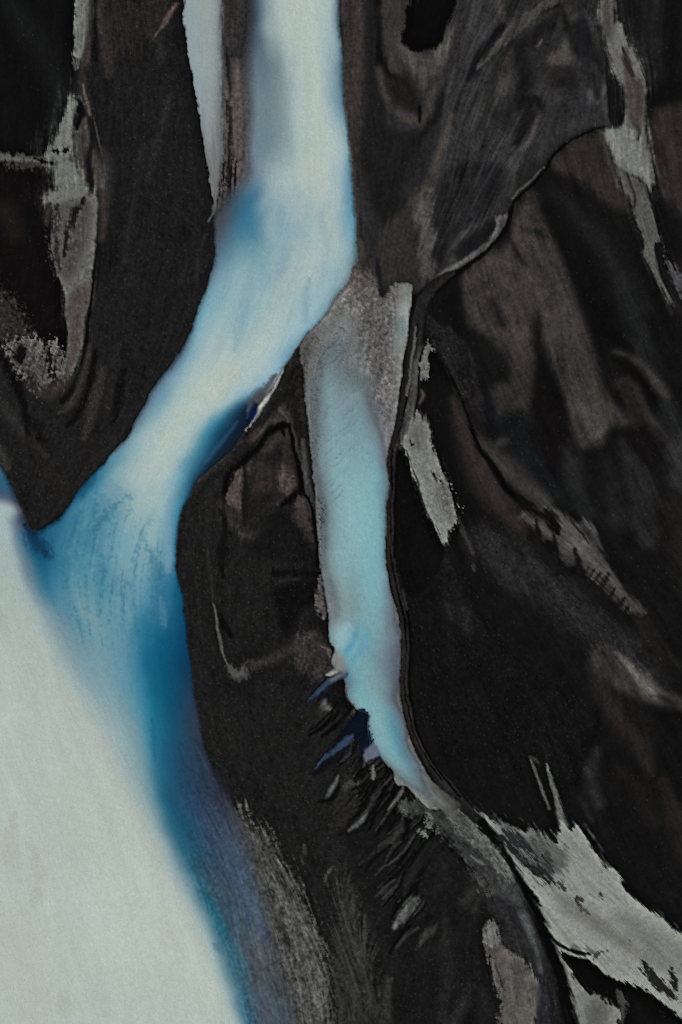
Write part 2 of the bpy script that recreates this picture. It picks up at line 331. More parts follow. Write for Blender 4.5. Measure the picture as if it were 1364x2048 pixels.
S([(1240,1540,8),(1280,1580,12),(1310,1640,10)], (25,24,22.5), s=1, r=3)
soften([(716,-300),(1500,-300),(1500,2000),(1000,1700),(850,1500),(800,1300),(840,620),(716,480)], 2, .8)
soften([(900,520),(1100,320),(1500,250),(1500,1000),(1280,1060),(1040,960),(930,800)], 3, .5, 40)
soften([(1040,980),(1200,1000),(1500,1300),(1500,1700),(1180,1600),(1040,1200)], 3, .4, 40)
R([(1084,1012),(1120,1022),(1146,1042),(1178,1048),(1196,1082),(1214,1118),(1240,1164),(1266,1196),(1292,1226),(1272,1228),(1246,1222),(1235,1206),(1214,1190),(1200,1172),(1180,1156),(1160,1132),(1136,1132),(1120,1112),(1110,1082),(1082,1080),(1062,1056),(1038,1032)], (62,59.5,57), f=7, r=2, grain=.13, h=.15)
R([(1120,1040),(1150,1052),(1172,1080),(1190,1120),(1220,1160),(1190,1140),(1160,1105),(1136,1080)], (74,72.5,70), f=12, r=3)
R([(1166,1040),(1186,1056),(1204,1096),(1194,1090),(1178,1068)], (62,62,62), f=8, r=2)
S([(1092,1018,4),(1104,1034,9),(1114,1052,8),(1116,1066,4)], (19,18.5,18.5), s=.8, r=2)
S([(1072,1040,3),(1076,1062,6),(1078,1086,6),(1074,1100,3)], (24,22,22), s=.8, r=1)
S([(1108,1072,3),(1113,1100,5),(1112,1132,3)], (24,22.5,22), s=.8, r=1)
S([(1148,1098,3),(1158,1124,6),(1158,1152,6)], (26,24,24), s=.8, r=1)
S([(1140,1040,1.5),(1158,1062,2),(1176,1086,1.2)], (42,41,40), s=.8, r=1)
for x, y, w in ((1166,1150,4),(1176,1160,3.5),(1188,1166,4),(1202,1172,7),(1212,1184,4),(1220,1192,4),(1230,1202,4),(1240,1212,5),(1252,1222,4)):
    e = 1 + .5 * math.sin(x * 1.7); S([(x + 9 * e, y - 15 * e, w * .5), (x, y, w), (x - 8, y + 14, w)], (24, 23, 23), s=1, r=2, a=.6 + .3 * math.sin(x), h=-.08)
S([(1150,1150,4),(1190,1190,6),(1232,1230,6),(1246,1244,4)], (23,22.5,23), s=.9, r=2)
S([(838,215,3),(838,232,4),(838,246,2)], (16,15,15), s=.8, r=1)
R([(830,-200),(822,-10),(810,16),(805,50),(801,74),(805,88),(820,97),(838,106),(856,103),(870,95),(882,76),(896,46),(908,12),(916,-30),(925,-200)], (9.5,9,9.3), f=3.2, r=3, g=1.2, grain=.08, spark=.05)
R([(1110,-30),(1080,8),(1040,34),(1012,60),(987,94),(970,116),(953,140),(966,131),(988,110),(1012,92),(1042,64),(1080,28),(1120,0)], (58,57.5,55), f=2.5, r=2)
S([(1073,96,2.5),(1079,88,3),(1086,80,2)], (72,70,66), s=.8)
R([(1211,105),(1217,134),(1234,160),(1250,188),(1249,222),(1244,244),(1226,252),(1217,240),(1214,200),(1209,150)], (20,20,20.5), f=3, r=1, h=.06)
S([(752,515,4),(756,550,5),(765,590,5)], (32,31,33), s=.8, r=2)
R([(989,437),(1018,426),(1014,445),(998,466),(984,480),(992,458)], (76,75,72), f=4, r=3)
S([(1012,446,2.5),(998,470,2.5),(980,488,4),(955,506,7),(935,520,6),(912,534,8),(890,550,8),(872,568,7),(860,588,3)], (88,86,83), s=.6, r=1.5)
S([(1240,262,4),(1224,257,3),(1200,256,2),(1176,265,2),(1142,283,2),(1120,298,2.5),(1103,316,3),(1091,342,2.5),(1068,368,2.5),(1043,389,2.5),(1027,410,3),(1016,444,4),(1000,474,4),(966,508,4),(936,530,5),(905,550,7),(880,572,9),(862,592,7)], (12,12,12), s=.6, r=.6, h=-.12)
S([(1088,336,2),(1062,362,2.4),(1038,382,2.4),(1024,400,2)], (66,65,63), s=.7, r=1)
R([(1196,-200),(1218,-200),(1226,20),(1232,44),(1244,46),(1249,66),(1262,90),(1275,111),(1285,130),(1291,160),(1294,182),(1287,196),(1289,240),(1296,282),(1304,320),(1309,350),(1305,374),(1298,383),(1290,370),(1281,360),(1262,350),(1242,346),(1230,330),(1216,292),(1206,264),(1230,256),(1247,246),(1254,205),(1251,184),(1235,162),(1221,138),(1214,108),(1206,60),(1198,10)], (97,97,92), f=6, r=2.4, g=.7, grain=.1, spark=.0, name='silt_upper')
R([(1196,-200),(1216,-200),(1224,30),(1228,60),(1216,80),(1205,50)], (72,67,64), f=12, r=2)
R([(1254,95),(1266,150),(1284,160),(1290,190),(1285,240),(1276,262),(1262,250),(1252,200),(1248,150)], (66,61,58), f=8, r=3)
S([(1246,96,3),(1253,118,6),(1260,140,5),(1264,152,3)], (52,47,45), s=.9, r=2)
R([(1215,268),(1240,258),(1276,268),(1285,300),(1300,340),(1300,366),(1270,345),(1240,330),(1224,300)], (113,116,110), f=10, r=3)
S([(1268,248,3),(1278,262,4),(1276,278,3)], (62,58,55), s=.9, r=1)
R([(1206,262),(1214,292),(1230,335),(1246,380),(1240,384),(1222,345),(1206,300),(1198,270)], (62,58,55), f=6, r=2)
R([(1230,338),(1262,350),(1284,364),(1296,386),(1304,412),(1314,450),(1321,482),(1310,492),(1318,530),(1330,574),(1348,614),(1335,604),(1316,562),(1296,520),(1286,482),(1270,430),(1252,384)], (76,76,73), f=3.5, r=2, g=.6, grain=.12, name='silt_upper')
R([(1326,488),(1344,528),(1364,556),(1400,600),(1420,700),(1390,640),(1364,602),(1344,566),(1331,528)], (60,60,61), f=4, r=4, g=2)
S([(1310,490,3),(1317,520,5),(1330,556,5),(1348,590,5),(1370,625,4)], (24,23.5,23.5), s=.7, r=2)
S([(1256,350,2),(1270,400,3),(1262,420,2)], (46,45,44), s=.9, r=1)
R([(850,604),(872,640),(912,664),(950,720),(962,770),(930,800),(908,764),(880,724),(858,680)], (27,26.5,26.5), f=8, r=3, grain=.3, spark=2.2)
S([(852,676,4),(872,714,7),(894,752,7),(912,772,4),(926,806,3),(940,846,4),(955,890,5),(976,922,6),(1004,964,7),(1024,986,7),(1060,1012,6)], (11,10.5,11.5), s=.95, r=2, h=-.12)
S([(1040,1000,6),(1064,1020,9),(1092,1034,9),(1110,1058,6)], (17,16.5,16.5), s=1, r=3)
S([(1060,1512,1.5),(1066,1530,2.5),(1075,1556,2.5),(1086,1586,3),(1098,1616,2)], (82,83,80), s=.8, r=1, g=.6)
S([(1062,1514,3),(1072,1520,4),(1078,1528,2)], (52,52,50), s=1, r=2, g=1)
S([(1092,1528,1.5),(1096,1540,2.5),(1104,1566,3),(1112,1590,3.5),(1118,1620,6),(1128,1650,8)], (90,92,88), s=.8, r=1.5, g=1)
# ---- pale silt flat, lower right
R([(940,1615),(1000,1650),(1050,1662),(1085,1674),(1112,1684),(1124,1640),(1140,1660),(1158,1648),(1172,1672),(1190,1706),(1205,1726),(1218,1737),(1236,1746),(1247,1770),(1249,1786),(1270,1800),(1300,1822),(1330,1842),(1364,1872),(1480,1960),(1480,2140),(1364,2046),(1330,2016),(1300,1996),(1270,1981),(1240,1966),(1202,1946),(1180,1922),(1150,1915),(1130,1908),(1112,1900),(1104,1885),(1090,1846),(1080,1812),(1062,1776),(1040,1756),(1020,1712),(985,1664)], (132,136,129), f=2.6, r=2.6, g=.8, grain=.06, spark=.0, name='silt_lower')
R([(990,1640),(1050,1662),(1085,1674),(1112,1684),(1135,1700),(1120,1750),(1100,1770),(1060,1740),(1020,1690)], (84,86,84), f=14, r=10, g=4)
R([(1015,1660),(1040,1672),(1070,1700),(1100,1740),(1108,1768),(1084,1752),(1050,1716),(1020,1684)], (42,44,45), f=5, r=9, g=3)
S([(1070,1668,5),(1090,1700,7),(1102,1730,5)], (60,61,60), s=1, r=7, g=3)
R([(1110,1780),(1180,1820),(1260,1880),(1330,1930),(1300,1930),(1220,1880),(1140,1830)], (108,109,103), f=14, r=6)
R([(1230,1830),(1280,1840),(1364,1900),(1440,1970),(1364,1960),(1300,1920)], (114,116,110), f=18, r=8)
for p in ([(1116,1766),(1124,1772),(1130,1778)], [(1150,1805),(1160,1815),(1182,1830)], [(1155,1794),(1163,1800)], [(1188,1920),(1198,1902),(1212,1905)], [(1255,1880),(1262,1886)], [(1200,1790),(1206,1796)]):
    S(p, (70,70,66), w=3, s=.9, r=3, g=1)
R([(1286,1930),(1300,1938),(1320,1958),(1345,1978),(1352,2000),(1330,1990),(1305,1965)], (44,43,41), f=4, r=6, g=2)
S([(1344,1936,3),(1348,1956,4),(1352,1976,3)], (46,45,43), s=.9, r=4, g=2)
R([(1112,1896),(1130,1922),(1146,1950),(1166,1975),(1200,2000),(1232,2016),(1240,2034),(1238,2060),(1300,2300),(1180,2300),(1150,2070),(1146,2010),(1132,1955)], (112,114,108), f=2.4, r=2.6, g=1, grain=.09, name='silt_lower')
R([(1180,2000),(1215,2010),(1200,2060),(1180,2060)], (88,88,84), f=12, r=6, g=5)
R([(1122,1900),(1140,1912),(1182,1926),(1222,1956),(1280,1974),(1332,2008),(1366,2042),(1480,2140),(1480,2300),(1300,2300),(1252,2030),(1236,2004),(1202,1986),(1170,1962),(1146,1934)], (14,13.5,13.5), f=1.6, r=3, g=1)
S([(1240,1990,4),(1248,2010,7),(1244,2036,6)], (60,60,57), s=.9, r=5, g=3)
S([(1098,1868,2),(1114,1884,3.5),(1132,1896,3),(1152,1904,4),(1180,1908,3)], (19,18.5,18.5), s=.7, r=1.5)
S([(1150,1893,4),(1180,1900,5),(1196,1904,3)], (84,85,80), s=1, r=3, a=.7)
# ---- left: black flats, pale silt tongue, and the sand spit
R([(-300,-300),(150,-300),(150,60),(149,140),(138,196),(112,270),(96,300),(60,312),(-300,310)], (13.5,13,13.5), f=5, r=2, grain=.1, spark=.15)
S([(0,-20,14),(50,50,24),(100,120,26),(115,190,20),(105,250,12)], (21,21.5,22), s=1, r=6)
R([(-300,330),(60,332),(98,344),(108,400),(104,470),(112,520),(126,570),(132,640),(134,700),(122,735),(80,740),(20,720),(-300,700)], (13.5,12,12), f=5, r=2, grain=.1, spark=.3)
S([(-20,420,24),(14,430,22),(30,470,16)], (25,22,19.5), s=1, r=3)
R([(168,-300),(372,-300),(380,100),(404,270),(424,392),(430,500),(394,630),(340,736),(270,845),(205,935),(145,1005),(75,1062),(48,1052),(20,975),(0,935),(-300,400),(-300,760),(0,700),(30,770),(100,800),(150,760),(190,600),(205,480),(206,390),(210,330),(186,240),(170,160)], (26.5,26.2,26), f=6, r=2, grain=.2, spark=.9, h=.12)
R([(196,-300),(352,-300),(345,10),(300,80),(240,110),(200,90)], (36,33,30.5), f=18, r=5)
S([(198,-40,6),(200,40,7),(202,90,5)], (46,42.5,40), s=.9, r=2)
S([(184,-40,6),(186,60,7),(190,120,5)], (18,17.5,18), s=.9, r=2)
S([(206,70,5),(214,115,9),(216,150,7)], (44,40,38), s=1, r=3)
S([(306,79,1.8),(318,60,3),(334,42,5),(352,10,5)], (74,65,61), s=.9, r=2)
S([(318,80,6),(322,110,8),(320,130,4)], (36,33,33), s=1, r=2)
S([(340,190,5),(325,250,8),(306,320,9),(296,360,5)], (36,36,36), s=1, r=4)
S([(290,290,6),(272,360,9),(258,450,9),(250,520,5)], (33,33,32.5), s=1, r=4)
S([(230,250,14),(238,330,22),(236,420,18),(225,520,12)], (24,23.5,23.5), s=1, r=4)
S([(208,300,8),(216,340,14),(212,400,9)], (42,41,41), s=1, r=4, g=2)
R([(155,-200),(182,-200),(181,60),(176,108),(163,120),(155,138),(150,128),(149,60),(152,10)], (98,101,95), f=2, r=1.5, g=.6, grain=.12, spark=0)
R([(174,-200),(188,-200),(186,60),(180,120),(170,140),(164,118),(172,90),(176,40)], (52,49,47), f=6, r=2)
S([(143,106,1),(146,120,2),(150,134,3),(152,140,1)], (72,74,70), s=.9, r=1, g=1)
S([(162,124,6),(164,160,7),(170,190,8),(178,230,7)], (44,41.5,40), s=.9, r=2)
S([(166,168,1.4),(170,190,1.8),(176,212,2.2),(182,240,1.5)], (78,73,69), s=.8, r=.7)
R([(164,236),(176,240),(186,280),(198,312),(207,340),(207,372),(186,380),(165,350),(146,316),(148,280)], (60,56,53.5), f=9, r=3)
R([(138,193),(150,190),(158,203),(155,222),(146,236),(149,262),(146,292),(142,314),(150,328),(166,348),(180,376),(176,396),(150,404),(122,412),(108,407),(91,402),(94,389),(108,376),(106,358),(100,338),(90,318),(98,296),(110,274),(122,245),(133,214)], (103,106,99), f=9, r=4, g=1.4, grain=.1, spark=0, name='silt_left')
R([(146,196),(160,200),(170,225),(166,238),(154,262),(150,250),(158,232),(150,222),(156,206)], (18,17,17), f=3, r=2)
S([(108,299,2),(122,302,3),(136,297,2)], (34,33,32), s=.9, r=3, g=2)
S([(180,236,3),(184,280,5),(178,320,6),(180,350,5),(186,372,3)], (29,27,27), s=.8, r=1.5)
S([(188,238,1),(194,268,1.6),(204,310,1.2)], (62,58,55), s=.9, r=1)
S([(-60,316,4),(0,314,6),(30,319,6),(66,322,6),(104,326,7)], (80,81,77), s=.9, r=3, g=2)
S([(10,330,3),(40,332,5),(74,330,3)], (50,49,47), s=1, r=4, g=3)
S([(70,317,2),(85,323,3),(102,326,2)], (22,21,21), s=.9, r=2)
R([(120,412),(150,396),(182,386),(196,402),(196,440),(190,480),(187,520),(183,560),(178,600),(171,640),(166,682),(160,712),(150,736),(136,758),(112,774),(128,732),(135,690),(133,650),(130,600),(127,580),(116,550),(108,520),(106,490),(110,450)], (93,93,88), f=3, r=1.4, g=.8, grain=.2, spark=.2, name='silt_left')
R([(136,596),(182,560),(178,600),(171,640),(166,682),(156,720),(120,770),(132,700)], (74,69,66), f=10, r=2, grain=.14)
R([(112,420),(150,404),(178,404),(180,450),(160,520),(140,560),(118,545),(108,500)], (70,69.5,66), f=10, r=4, g=5)
S([(168,396,3),(152,422,6),(141,450,6),(134,480,5),(128,512,4)], (31,29.5,29), s=.9, r=2, g=1.5)
S([(118,414,3),(112,450,5),(112,500,5),(122,545,4)], (46,43,42), s=1, r=2, g=2)
S([(100,410,5),(94,432,7),(92,450,4)], (44,41,39), s=1, r=3)
S([(206,384,8),(208,430,9),(202,480,6)], (48,44,43), s=1, r=2)
S([(189,520,1.5),(185,580,2),(180,620,2.6),(173,690,3),(166,735,5),(150,776,8),(124,802,6)], (15,14.5,14.5), s=.7, r=.6, h=-.08)
R([(128,640),(134,655),(134,700),(128,722),(122,712),(124,680)], (13,12,12), f=2, r=1, g=1)
R([(-20,596),(20,590),(50,640),(70,680),(60,700),(20,690),(-20,680)], (38,36.5,35), f=14, r=4, g=7, grain=.4, spark=2.5)
R([(16,690),(60,680),(100,688),(122,702),(130,728),(124,756),(96,774),(70,778),(46,758),(26,734)], (74,72.5,68.5), f=7, r=5, g=8, grain=.42, spark=1.2)
S([(96,690,3),(102,720,5),(104,750,4)], (24,23,22.5), s=1, r=4, g=4)
R([(40,690),(52,700),(46,726),(34,726),(28,712)], (19,18,18), f=3, r=2, g=3)
S([(60,770,10),(86,786,12),(116,778,12),(140,752,8)], (46,42,40), s=1, r=3, g=2)
S([(-30,680,8),(4,712,8),(20,745,9),(34,772,8),(50,815,6),(58,850,4)], (14,13,13), s=.9, r=1.5, h=-.06)
S([(182,690,4),(174,730,7),(164,760,8),(150,795,8),(132,818,7),(116,826,3)], (42,41,40), s=.9, r=1.5, h=.08)
S([(192,700,4),(186,750,6),(172,800,6),(152,836,6),(132,852,3)], (15,14.5,14.5), s=.9, r=1.5)
S([(206,736,5),(197,780,9),(186,820,10),(176,850,8),(170,876,4)], (46,45,43), s=1, r=2, g=4, spark=2.5)
S([(236,690,7),(228,750,9),(214,815,7)], (33,32,31.5), s=1, r=2)
S([(248,740,6),(240,790,7),(228,845,6)], (17,16.5,16.5), s=1, r=1.5)
S([(-20,780,12),(20,830,14),(55,872,13),(90,910,6)], (38,37,36.5), s=1, r=3, g=2)
S([(46,792,5),(54,850,6),(62,900,5),(72,925,3)], (16,15.5,15.5), s=.9, r=2)
S([(76,902,4),(84,914,6),(92,914,4)], (54,53,51), s=1, r=3, g=3)
S([(-20,880,8),(4,905,9),(14,935,6)], (50,49.5,48), s=1, r=3, g=4)
S([(75,850,10),(82,880,12)], (16,15.5,15.5), s=1, r=4)
S([(60,880,8),(110,960,14),(160,960,14),(200,900,10)], (30,29,28), s=1, r=3)
# ---- central bar
R([(600,690),(560,740),(520,812),(488,870),(440,920),(392,962),(362,1020),(349,1120),(366,1200),(380,1330),(398,1450),(440,1566),(490,1650),(560,1720),(640,1880),(690,2300),(1140,2300),(1120,2000),(1090,1880),(1000,1720),(880,1600),(800,1560),(735,1450),(690,1360),(668,1300),(655,1220),(640,1110),(634,1040),(622,900),(608,760)], (26,25.6,25.2), f=2, r=1, g=.5, grain=.22, spark=1.1, h=.16)
S([(600,694,6),(566,752,9),(526,820,9),(484,872,10),(444,918,10),(398,956,8)], (36,35,33.5), s=.8, r=1.5, h=.12)
S([(574,735,2),(548,782,2.5),(512,840,2.5),(486,880,2)], (22,21.5,21), s=.8, r=1, h=-.06)
R([(588,716),(600,700),(606,740),(612,800),(620,880),(627,950),(632,1020),(622,1010),(612,930),(602,850),(594,780)], (30,29.5,28.5), f=2, r=1, g=3, grain=.42, spark=1.5)
R([(552,824),(566,806),(580,826),(586,850),(566,846),(540,850),(520,872),(500,890),(510,868)], (48,44.5,43.5), f=6, r=2)
S([(560,818,3),(572,836,4),(583,866,5),(592,905,5),(602,950,5),(610,985,4)], (58,57.5,56), s=.9, r=1, g=1)
S([(604,880,4),(610,940,6),(618,990,6),(626,1030,4)], (62,63,61), s=.9, r=1, g=2)
R([(543,872),(560,857),(575,861),(580,890),(588,925),(596,962),(586,984),(562,1004),(532,1020),(506,1048),(486,1060),(481,1000),(486,942),(496,916),(520,892)], (40,36.5,35), f=4, r=1.5, h=-.05, spark=.2)
R([(560,930),(576,940),(590,955),(588,975),(570,990),(556,965)], (74,66,62), f=11, r=1)
S([(570,944,.9),(584,947,1.2),(592,948,.8)], (44,40,38), s=.9); S([(568,953,.9),(584,956,1.2),(592,957,.8)], (44,40,38), s=.9); S([(568,962,.9),(582,964,1.2),(590,964,.8)], (46,42,40), s=.9)
S([(520,915,10),(540,918,14),(556,905,10)], (29,26.5,27), s=1, r=2)
R([(492,1000),(520,985),(560,990),(540,1012),(510,1042),(490,1050)], (29,27.5,27), f=10, r=2)
R([(472,935),(482,918),(485,960),(484,1020),(470,1016),(456,1008),(452,990),(464,962)], (64,58.5,55.5), f=3, r=1.5, g=1.5, spark=.3)
R([(430,1000),(456,1010),(480,1024),(476,1060),(462,1050),(440,1040)], (38,35.5,34.5), f=8, r=2, g=1)
S([(486,922,4),(491,960,7),(492,1000,7),(489,1050,4)], (22,21.5,21.5), s=.9, r=1.5)
S([(448,986,4),(454,962,5),(462,944,5),(478,928,7),(498,912,8),(520,893,5),(532,874,5),(544,862,7),(560,853,7),(576,852,6)], (11,10.5,10.5), s=.8, r=1, h=-.14)
S([(560,852,2),(566,866,3),(568,872,1.5)], (12,11,11), s=.7, h=-.05); S([(534,866,2),(534,878,2.5),(532,884,1)], (12,11,11), s=.7)
S([(578,852,4),(586,890,4),(596,930,4.5),(602,965,5),(597,985,7),(582,1000,7),(566,1010,4)], (12,11.5,11.5), s=.6, r=1, h=-.14)
S([(602,968,3),(608,990,2.5),(618,1002,2.5),(626,1024,3),(632,1060,3.5),(640,1110,4),(648,1160,3.5),(654,1220,3),(660,1280,3.5),(668,1302,3)], (12,12,12), s=.6, r=.8, h=-.06)
R([(590,1010),(604,996),(618,1016),(624,1060),(630,1110),(612,1100),(596,1060),(580,1040)], (52,46.5,44.5), f=8, r=2, g=2, spark=.5)
S([(478,1066,4),(490,1072,7),(508,1072,7),(530,1058,5),(560,1036,3)], (52,49,47), s=1, r=4, g=3)
S([(440,1020,4),(452,1060,6),(446,1110,7),(448,1150,4)], (17,16.5,16.5), s=1, r=2)
R([(560,1020),(630,1100),(640,1140),(560,1120),(500,1100)], (20,19.5,19.5), f=18, r=3)
S([(548,1146,6),(590,1146,10),(634,1152,9)], (15,15,15.5), s=1, r=3)
R([(548,1180),(600,1160),(636,1168),(632,1200),(600,1220),(585,1262),(562,1262),(552,1220)], (14,13.8,14), f=10, r=3)
S([(560,1162,2),(580,1158,3),(600,1158,2)], (33,33,33), s=1, r=2)
S([(415,1100,3),(422,1150,4),(426,1200,2.5)], (36,35,34), s=1, r=1, g=1)
S([(427,1200,1.2),(434,1240,2),(440,1270,2.6),(446,1300,3),(453,1328,2.2)], (78,78,75), s=.8, r=.8, g=.8, h=.05)
S([(440,1230,3),(448,1250,5),(462,1270,5)], (14,13.5,13.5), s=1, r=1)
S([(453,1330,3),(464,1342,7),(480,1348,8),(496,1334,6),(510,1330,6),(530,1322,4)], (78,78,75), s=.9, r=3, g=3)
S([(500,1334,6),(556,1312,9),(600,1286,10),(624,1272,8),(640,1276,4)], (45,44,42), s=1, r=3, g=2)
R([(604,1270),(630,1268),(652,1284),(662,1310),(658,1338),(634,1350),(608,1344),(590,1320)], (50,48.5,46), f=14, r=3, g=3)
S([(640,1292,2),(654,1300,3),(660,1316,2)], (88,87,82), s=1, r=2, g=2)
R([(640,1132),(647,1160),(651,1200),(651,1232),(643,1236),(632,1216),(632,1185),(638,1165)], (75,72,69), f=3, r=1, g=2, grain=.3, spark=.8)
# grey streaky shallows along the river's lower bank
R([(478,1610),(500,1648),(530,1662),(546,1690),(560,1720),(592,1760),(612,1810),(636,1870),(652,1950),(690,2300),(480,2300),(440,2000),(400,1700)], (61,61.5,60.5), f=16, r=8, g=5, grain=.32, spark=.1, h=-.1, strk=.14)
R([(545,1720),(590,1790),(620,1860),(640,1960),(640,2060),(600,2060),(575,1900),(548,1790)], (72,72,70), f=16, r=6)
R([(690,1740),(720,1830),(750,1930),(775,2060),(790,2300),(690,2300),(670,2000),(665,1860)], (42,42,41), f=16, r=8, g=2, spark=.3, strk=.22)
S([(668,1730,2),(654,1748,4),(652,1770,2)], (62,62,60), s=1, r=3, g=3)
S([(608,1690,2),(606,1710,3),(606,1726,2)], (52,52,50), s=1, r=2, g=2)
S([(780,1960,6),(776,2000,8),(790,2060,8)], (46,46,45), s=1, r=4)
# delta of small ridges
R([(770,1580),(850,1625),(905,1660),(950,1740),(960,1830),(920,1900),(860,1880),(790,1900),(730,1800),(690,1680),(660,1600),(720,1540)], (22,21.8,21.5), f=16, r=4, grain=.2, spark=.4)
R([(690,1560),(715,1560),(720,1600),(690,1650),(660,1640)], (35,34.5,33.5), f=12, r=4, g=2)
S([(650,1398,4),(646,1414,8),(660,1418,8),(654,1430,4)], (72,73,70), s=.9, r=3, g=2)
S([(640,1425,8),(660,1440,12),(680,1430,10)], (34,33.5,33), s=1, r=3)
R([(640,1376),(690,1352),(696,1380),(712,1410),(690,1430),(660,1410)], (20,20,20), f=5, r=2, h=.06)
S([(704,1410,2),(708,1424,3),(702,1440,2)], (60,60,54), s=1, r=2, g=2)
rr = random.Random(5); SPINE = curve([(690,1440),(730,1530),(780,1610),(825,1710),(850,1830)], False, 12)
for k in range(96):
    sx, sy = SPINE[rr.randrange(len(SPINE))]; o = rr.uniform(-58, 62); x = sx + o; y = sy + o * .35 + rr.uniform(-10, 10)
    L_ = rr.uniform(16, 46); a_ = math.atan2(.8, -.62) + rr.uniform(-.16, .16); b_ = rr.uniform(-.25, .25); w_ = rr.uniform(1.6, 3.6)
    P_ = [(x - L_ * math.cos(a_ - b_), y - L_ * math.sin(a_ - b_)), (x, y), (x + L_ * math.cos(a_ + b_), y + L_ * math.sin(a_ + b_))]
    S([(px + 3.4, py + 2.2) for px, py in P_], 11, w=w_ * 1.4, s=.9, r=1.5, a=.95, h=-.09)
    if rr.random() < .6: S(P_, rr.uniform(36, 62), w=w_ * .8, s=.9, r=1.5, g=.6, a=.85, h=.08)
S([(678,1550,2),(670,1568,4),(660,1584,5),(650,1600,2.5)], (72,76,74), s=.9, r=1)
S([(640,1600,4),(664,1596,5),(680,1570,4)], (13,13,13), s=1, r=1)
S([(745,1530,2.5),(747,1545,5),(746,1558,3)], (84,86,82), s=.8, r=2, g=1.5)
S([(690,1575,5),(700,1568,8),(712,1572,6)], (58,58,56), s=1, r=3, g=3)
S([(736,1620,2),(724,1638,5),(712,1650,4.5),(697,1662,2)], (76,80,78), s=.9, r=1)
S([(744,1590,4),(740,1606,7),(728,1626,4)], (44,44,43), s=1, r=2)
S([(808,1574,2),(800,1588,3.5),(792,1600,3),(776,1620,2)], (76,78,75), s=.8, r=1.5)
S([(805,1640,3),(796,1660,7),(780,1682,7),(760,1702,4)], (46,46,45), s=1, r=2)
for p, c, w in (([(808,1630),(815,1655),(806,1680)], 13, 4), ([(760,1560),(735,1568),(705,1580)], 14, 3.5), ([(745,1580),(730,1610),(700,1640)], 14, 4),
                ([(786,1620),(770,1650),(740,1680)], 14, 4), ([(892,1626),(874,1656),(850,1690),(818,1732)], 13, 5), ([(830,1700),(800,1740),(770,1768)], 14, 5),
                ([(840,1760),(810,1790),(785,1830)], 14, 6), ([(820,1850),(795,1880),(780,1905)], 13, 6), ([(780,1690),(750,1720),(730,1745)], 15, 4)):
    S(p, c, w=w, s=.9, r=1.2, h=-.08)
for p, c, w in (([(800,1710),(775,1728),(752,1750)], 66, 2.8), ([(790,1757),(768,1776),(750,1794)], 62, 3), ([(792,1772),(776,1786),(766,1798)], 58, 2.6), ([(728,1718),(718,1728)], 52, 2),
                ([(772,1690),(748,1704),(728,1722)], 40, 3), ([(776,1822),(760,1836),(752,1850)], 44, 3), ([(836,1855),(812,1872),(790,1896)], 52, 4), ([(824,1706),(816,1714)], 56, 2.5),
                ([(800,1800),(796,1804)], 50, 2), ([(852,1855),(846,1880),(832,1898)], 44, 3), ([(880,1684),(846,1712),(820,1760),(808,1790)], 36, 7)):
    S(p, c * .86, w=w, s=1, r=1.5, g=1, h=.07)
R([(816,1798),(836,1794),(834,1812),(818,1834),(800,1852),(787,1860),(786,1850),(800,1826)], (62,63.5,62), f=7, r=2, g=1)
S([(812,1812,3),(802,1832,6),(788,1854,4)], (88,91,89), s=.9, r=1)
S([(884,1842,3),(866,1858,7),(852,1870,7),(842,1885,3)], (54,54.5,53), s=.9, r=2, g=2)
R([(845,1700),(880,1690),(930,1720),(952,1760),(940,1785),(900,1810),(860,1830),(850,1790)], (24,23.8,23.5), f=14, r=3)
R([(850,1800),(900,1800),(960,1780),(985,1850),(995,1960),(995,2300),(760,2300),(790,2000),(800,1900),(890,1900)], (23,22.6,22.3), f=14, r=4, grain=.18)
S([(888,1836,5),(892,1900,14),(892,1960,14),(880,2040,8)], (33,33,32.5), s=1, r=4)
S([(940,1970,6),(926,2010,12),(900,2060,14)], (38,38,38), s=1, r=4)
S([(930,1800,14),(960,1770,12),(950,1820,8)], (35,35,34.5), s=1, r=4)
S([(962,1980,8),(975,2040,14),(970,2100,12)], (30,30,30), s=1, r=3)
# dull grey levee below the end of the turquoise channel
R([(838,1598),(864,1616),(880,1614),(896,1600),(930,1622),(962,1662),(1002,1702),(1032,1752),(1058,1792),(1066,1834),(1034,1836),(992,1800),(956,1764),(934,1730),(906,1694),(878,1660),(850,1632),(800,1620),(812,1600)], (56,57,56), f=8, r=5, g=3, grain=.22, spark=.2, h=.06)
R([(900,1612),(934,1630),(968,1672),(1010,1718),(1030,1760),(1000,1740),(950,1690),(910,1650)], (76,77.5,76), f=9, r=5, g=3)
R([(962,1800),(1030,1800),(1066,1850),(1092,1930),(1110,2060),(1120,2300),(1060,2300),(1062,2000),(1040,1900),(1000,1850)], (34,34,35), f=12, r=5)
for x, y in ((858,1632),(856,1650),(900,1640),(912,1652),(918,1664),(940,1640),(806,1620),(846,1664)):
    S([(x - 4, y - 5, 2), (x + 1, y, 4), (x + 6, y + 6, 2)], (100, 103, 99), s=1, r=3, g=4)
S([(942,1710,2),(950,1718,3),(960,1724,3.5),(967,1728,1.5)], (98,101,98), s=.8, r=1.5, g=1)
R([(968,1846),(982,1840),(996,1856),(1002,1884),(1020,1900),(1044,1912),(1062,1942),(1078,1990),(1076,2060),(1090,2300),(1000,2300),(996,2010),(986,1960),(976,1912),(964,1876)], (82,79.5,75), f=5, r=4, g=2, grain=.13, spark=0)
R([(972,1850),(988,1846),(1000,1866),(1000,1884),(984,1892),(970,1876)], (104,106,102), f=7, r=3, g=2)
R([(1000,1850),(1016,1842),(1040,1868),(1056,1904),(1044,1908),(1022,1896),(1004,1880)], (36,35.5,35.5), f=6, r=5, g=3)
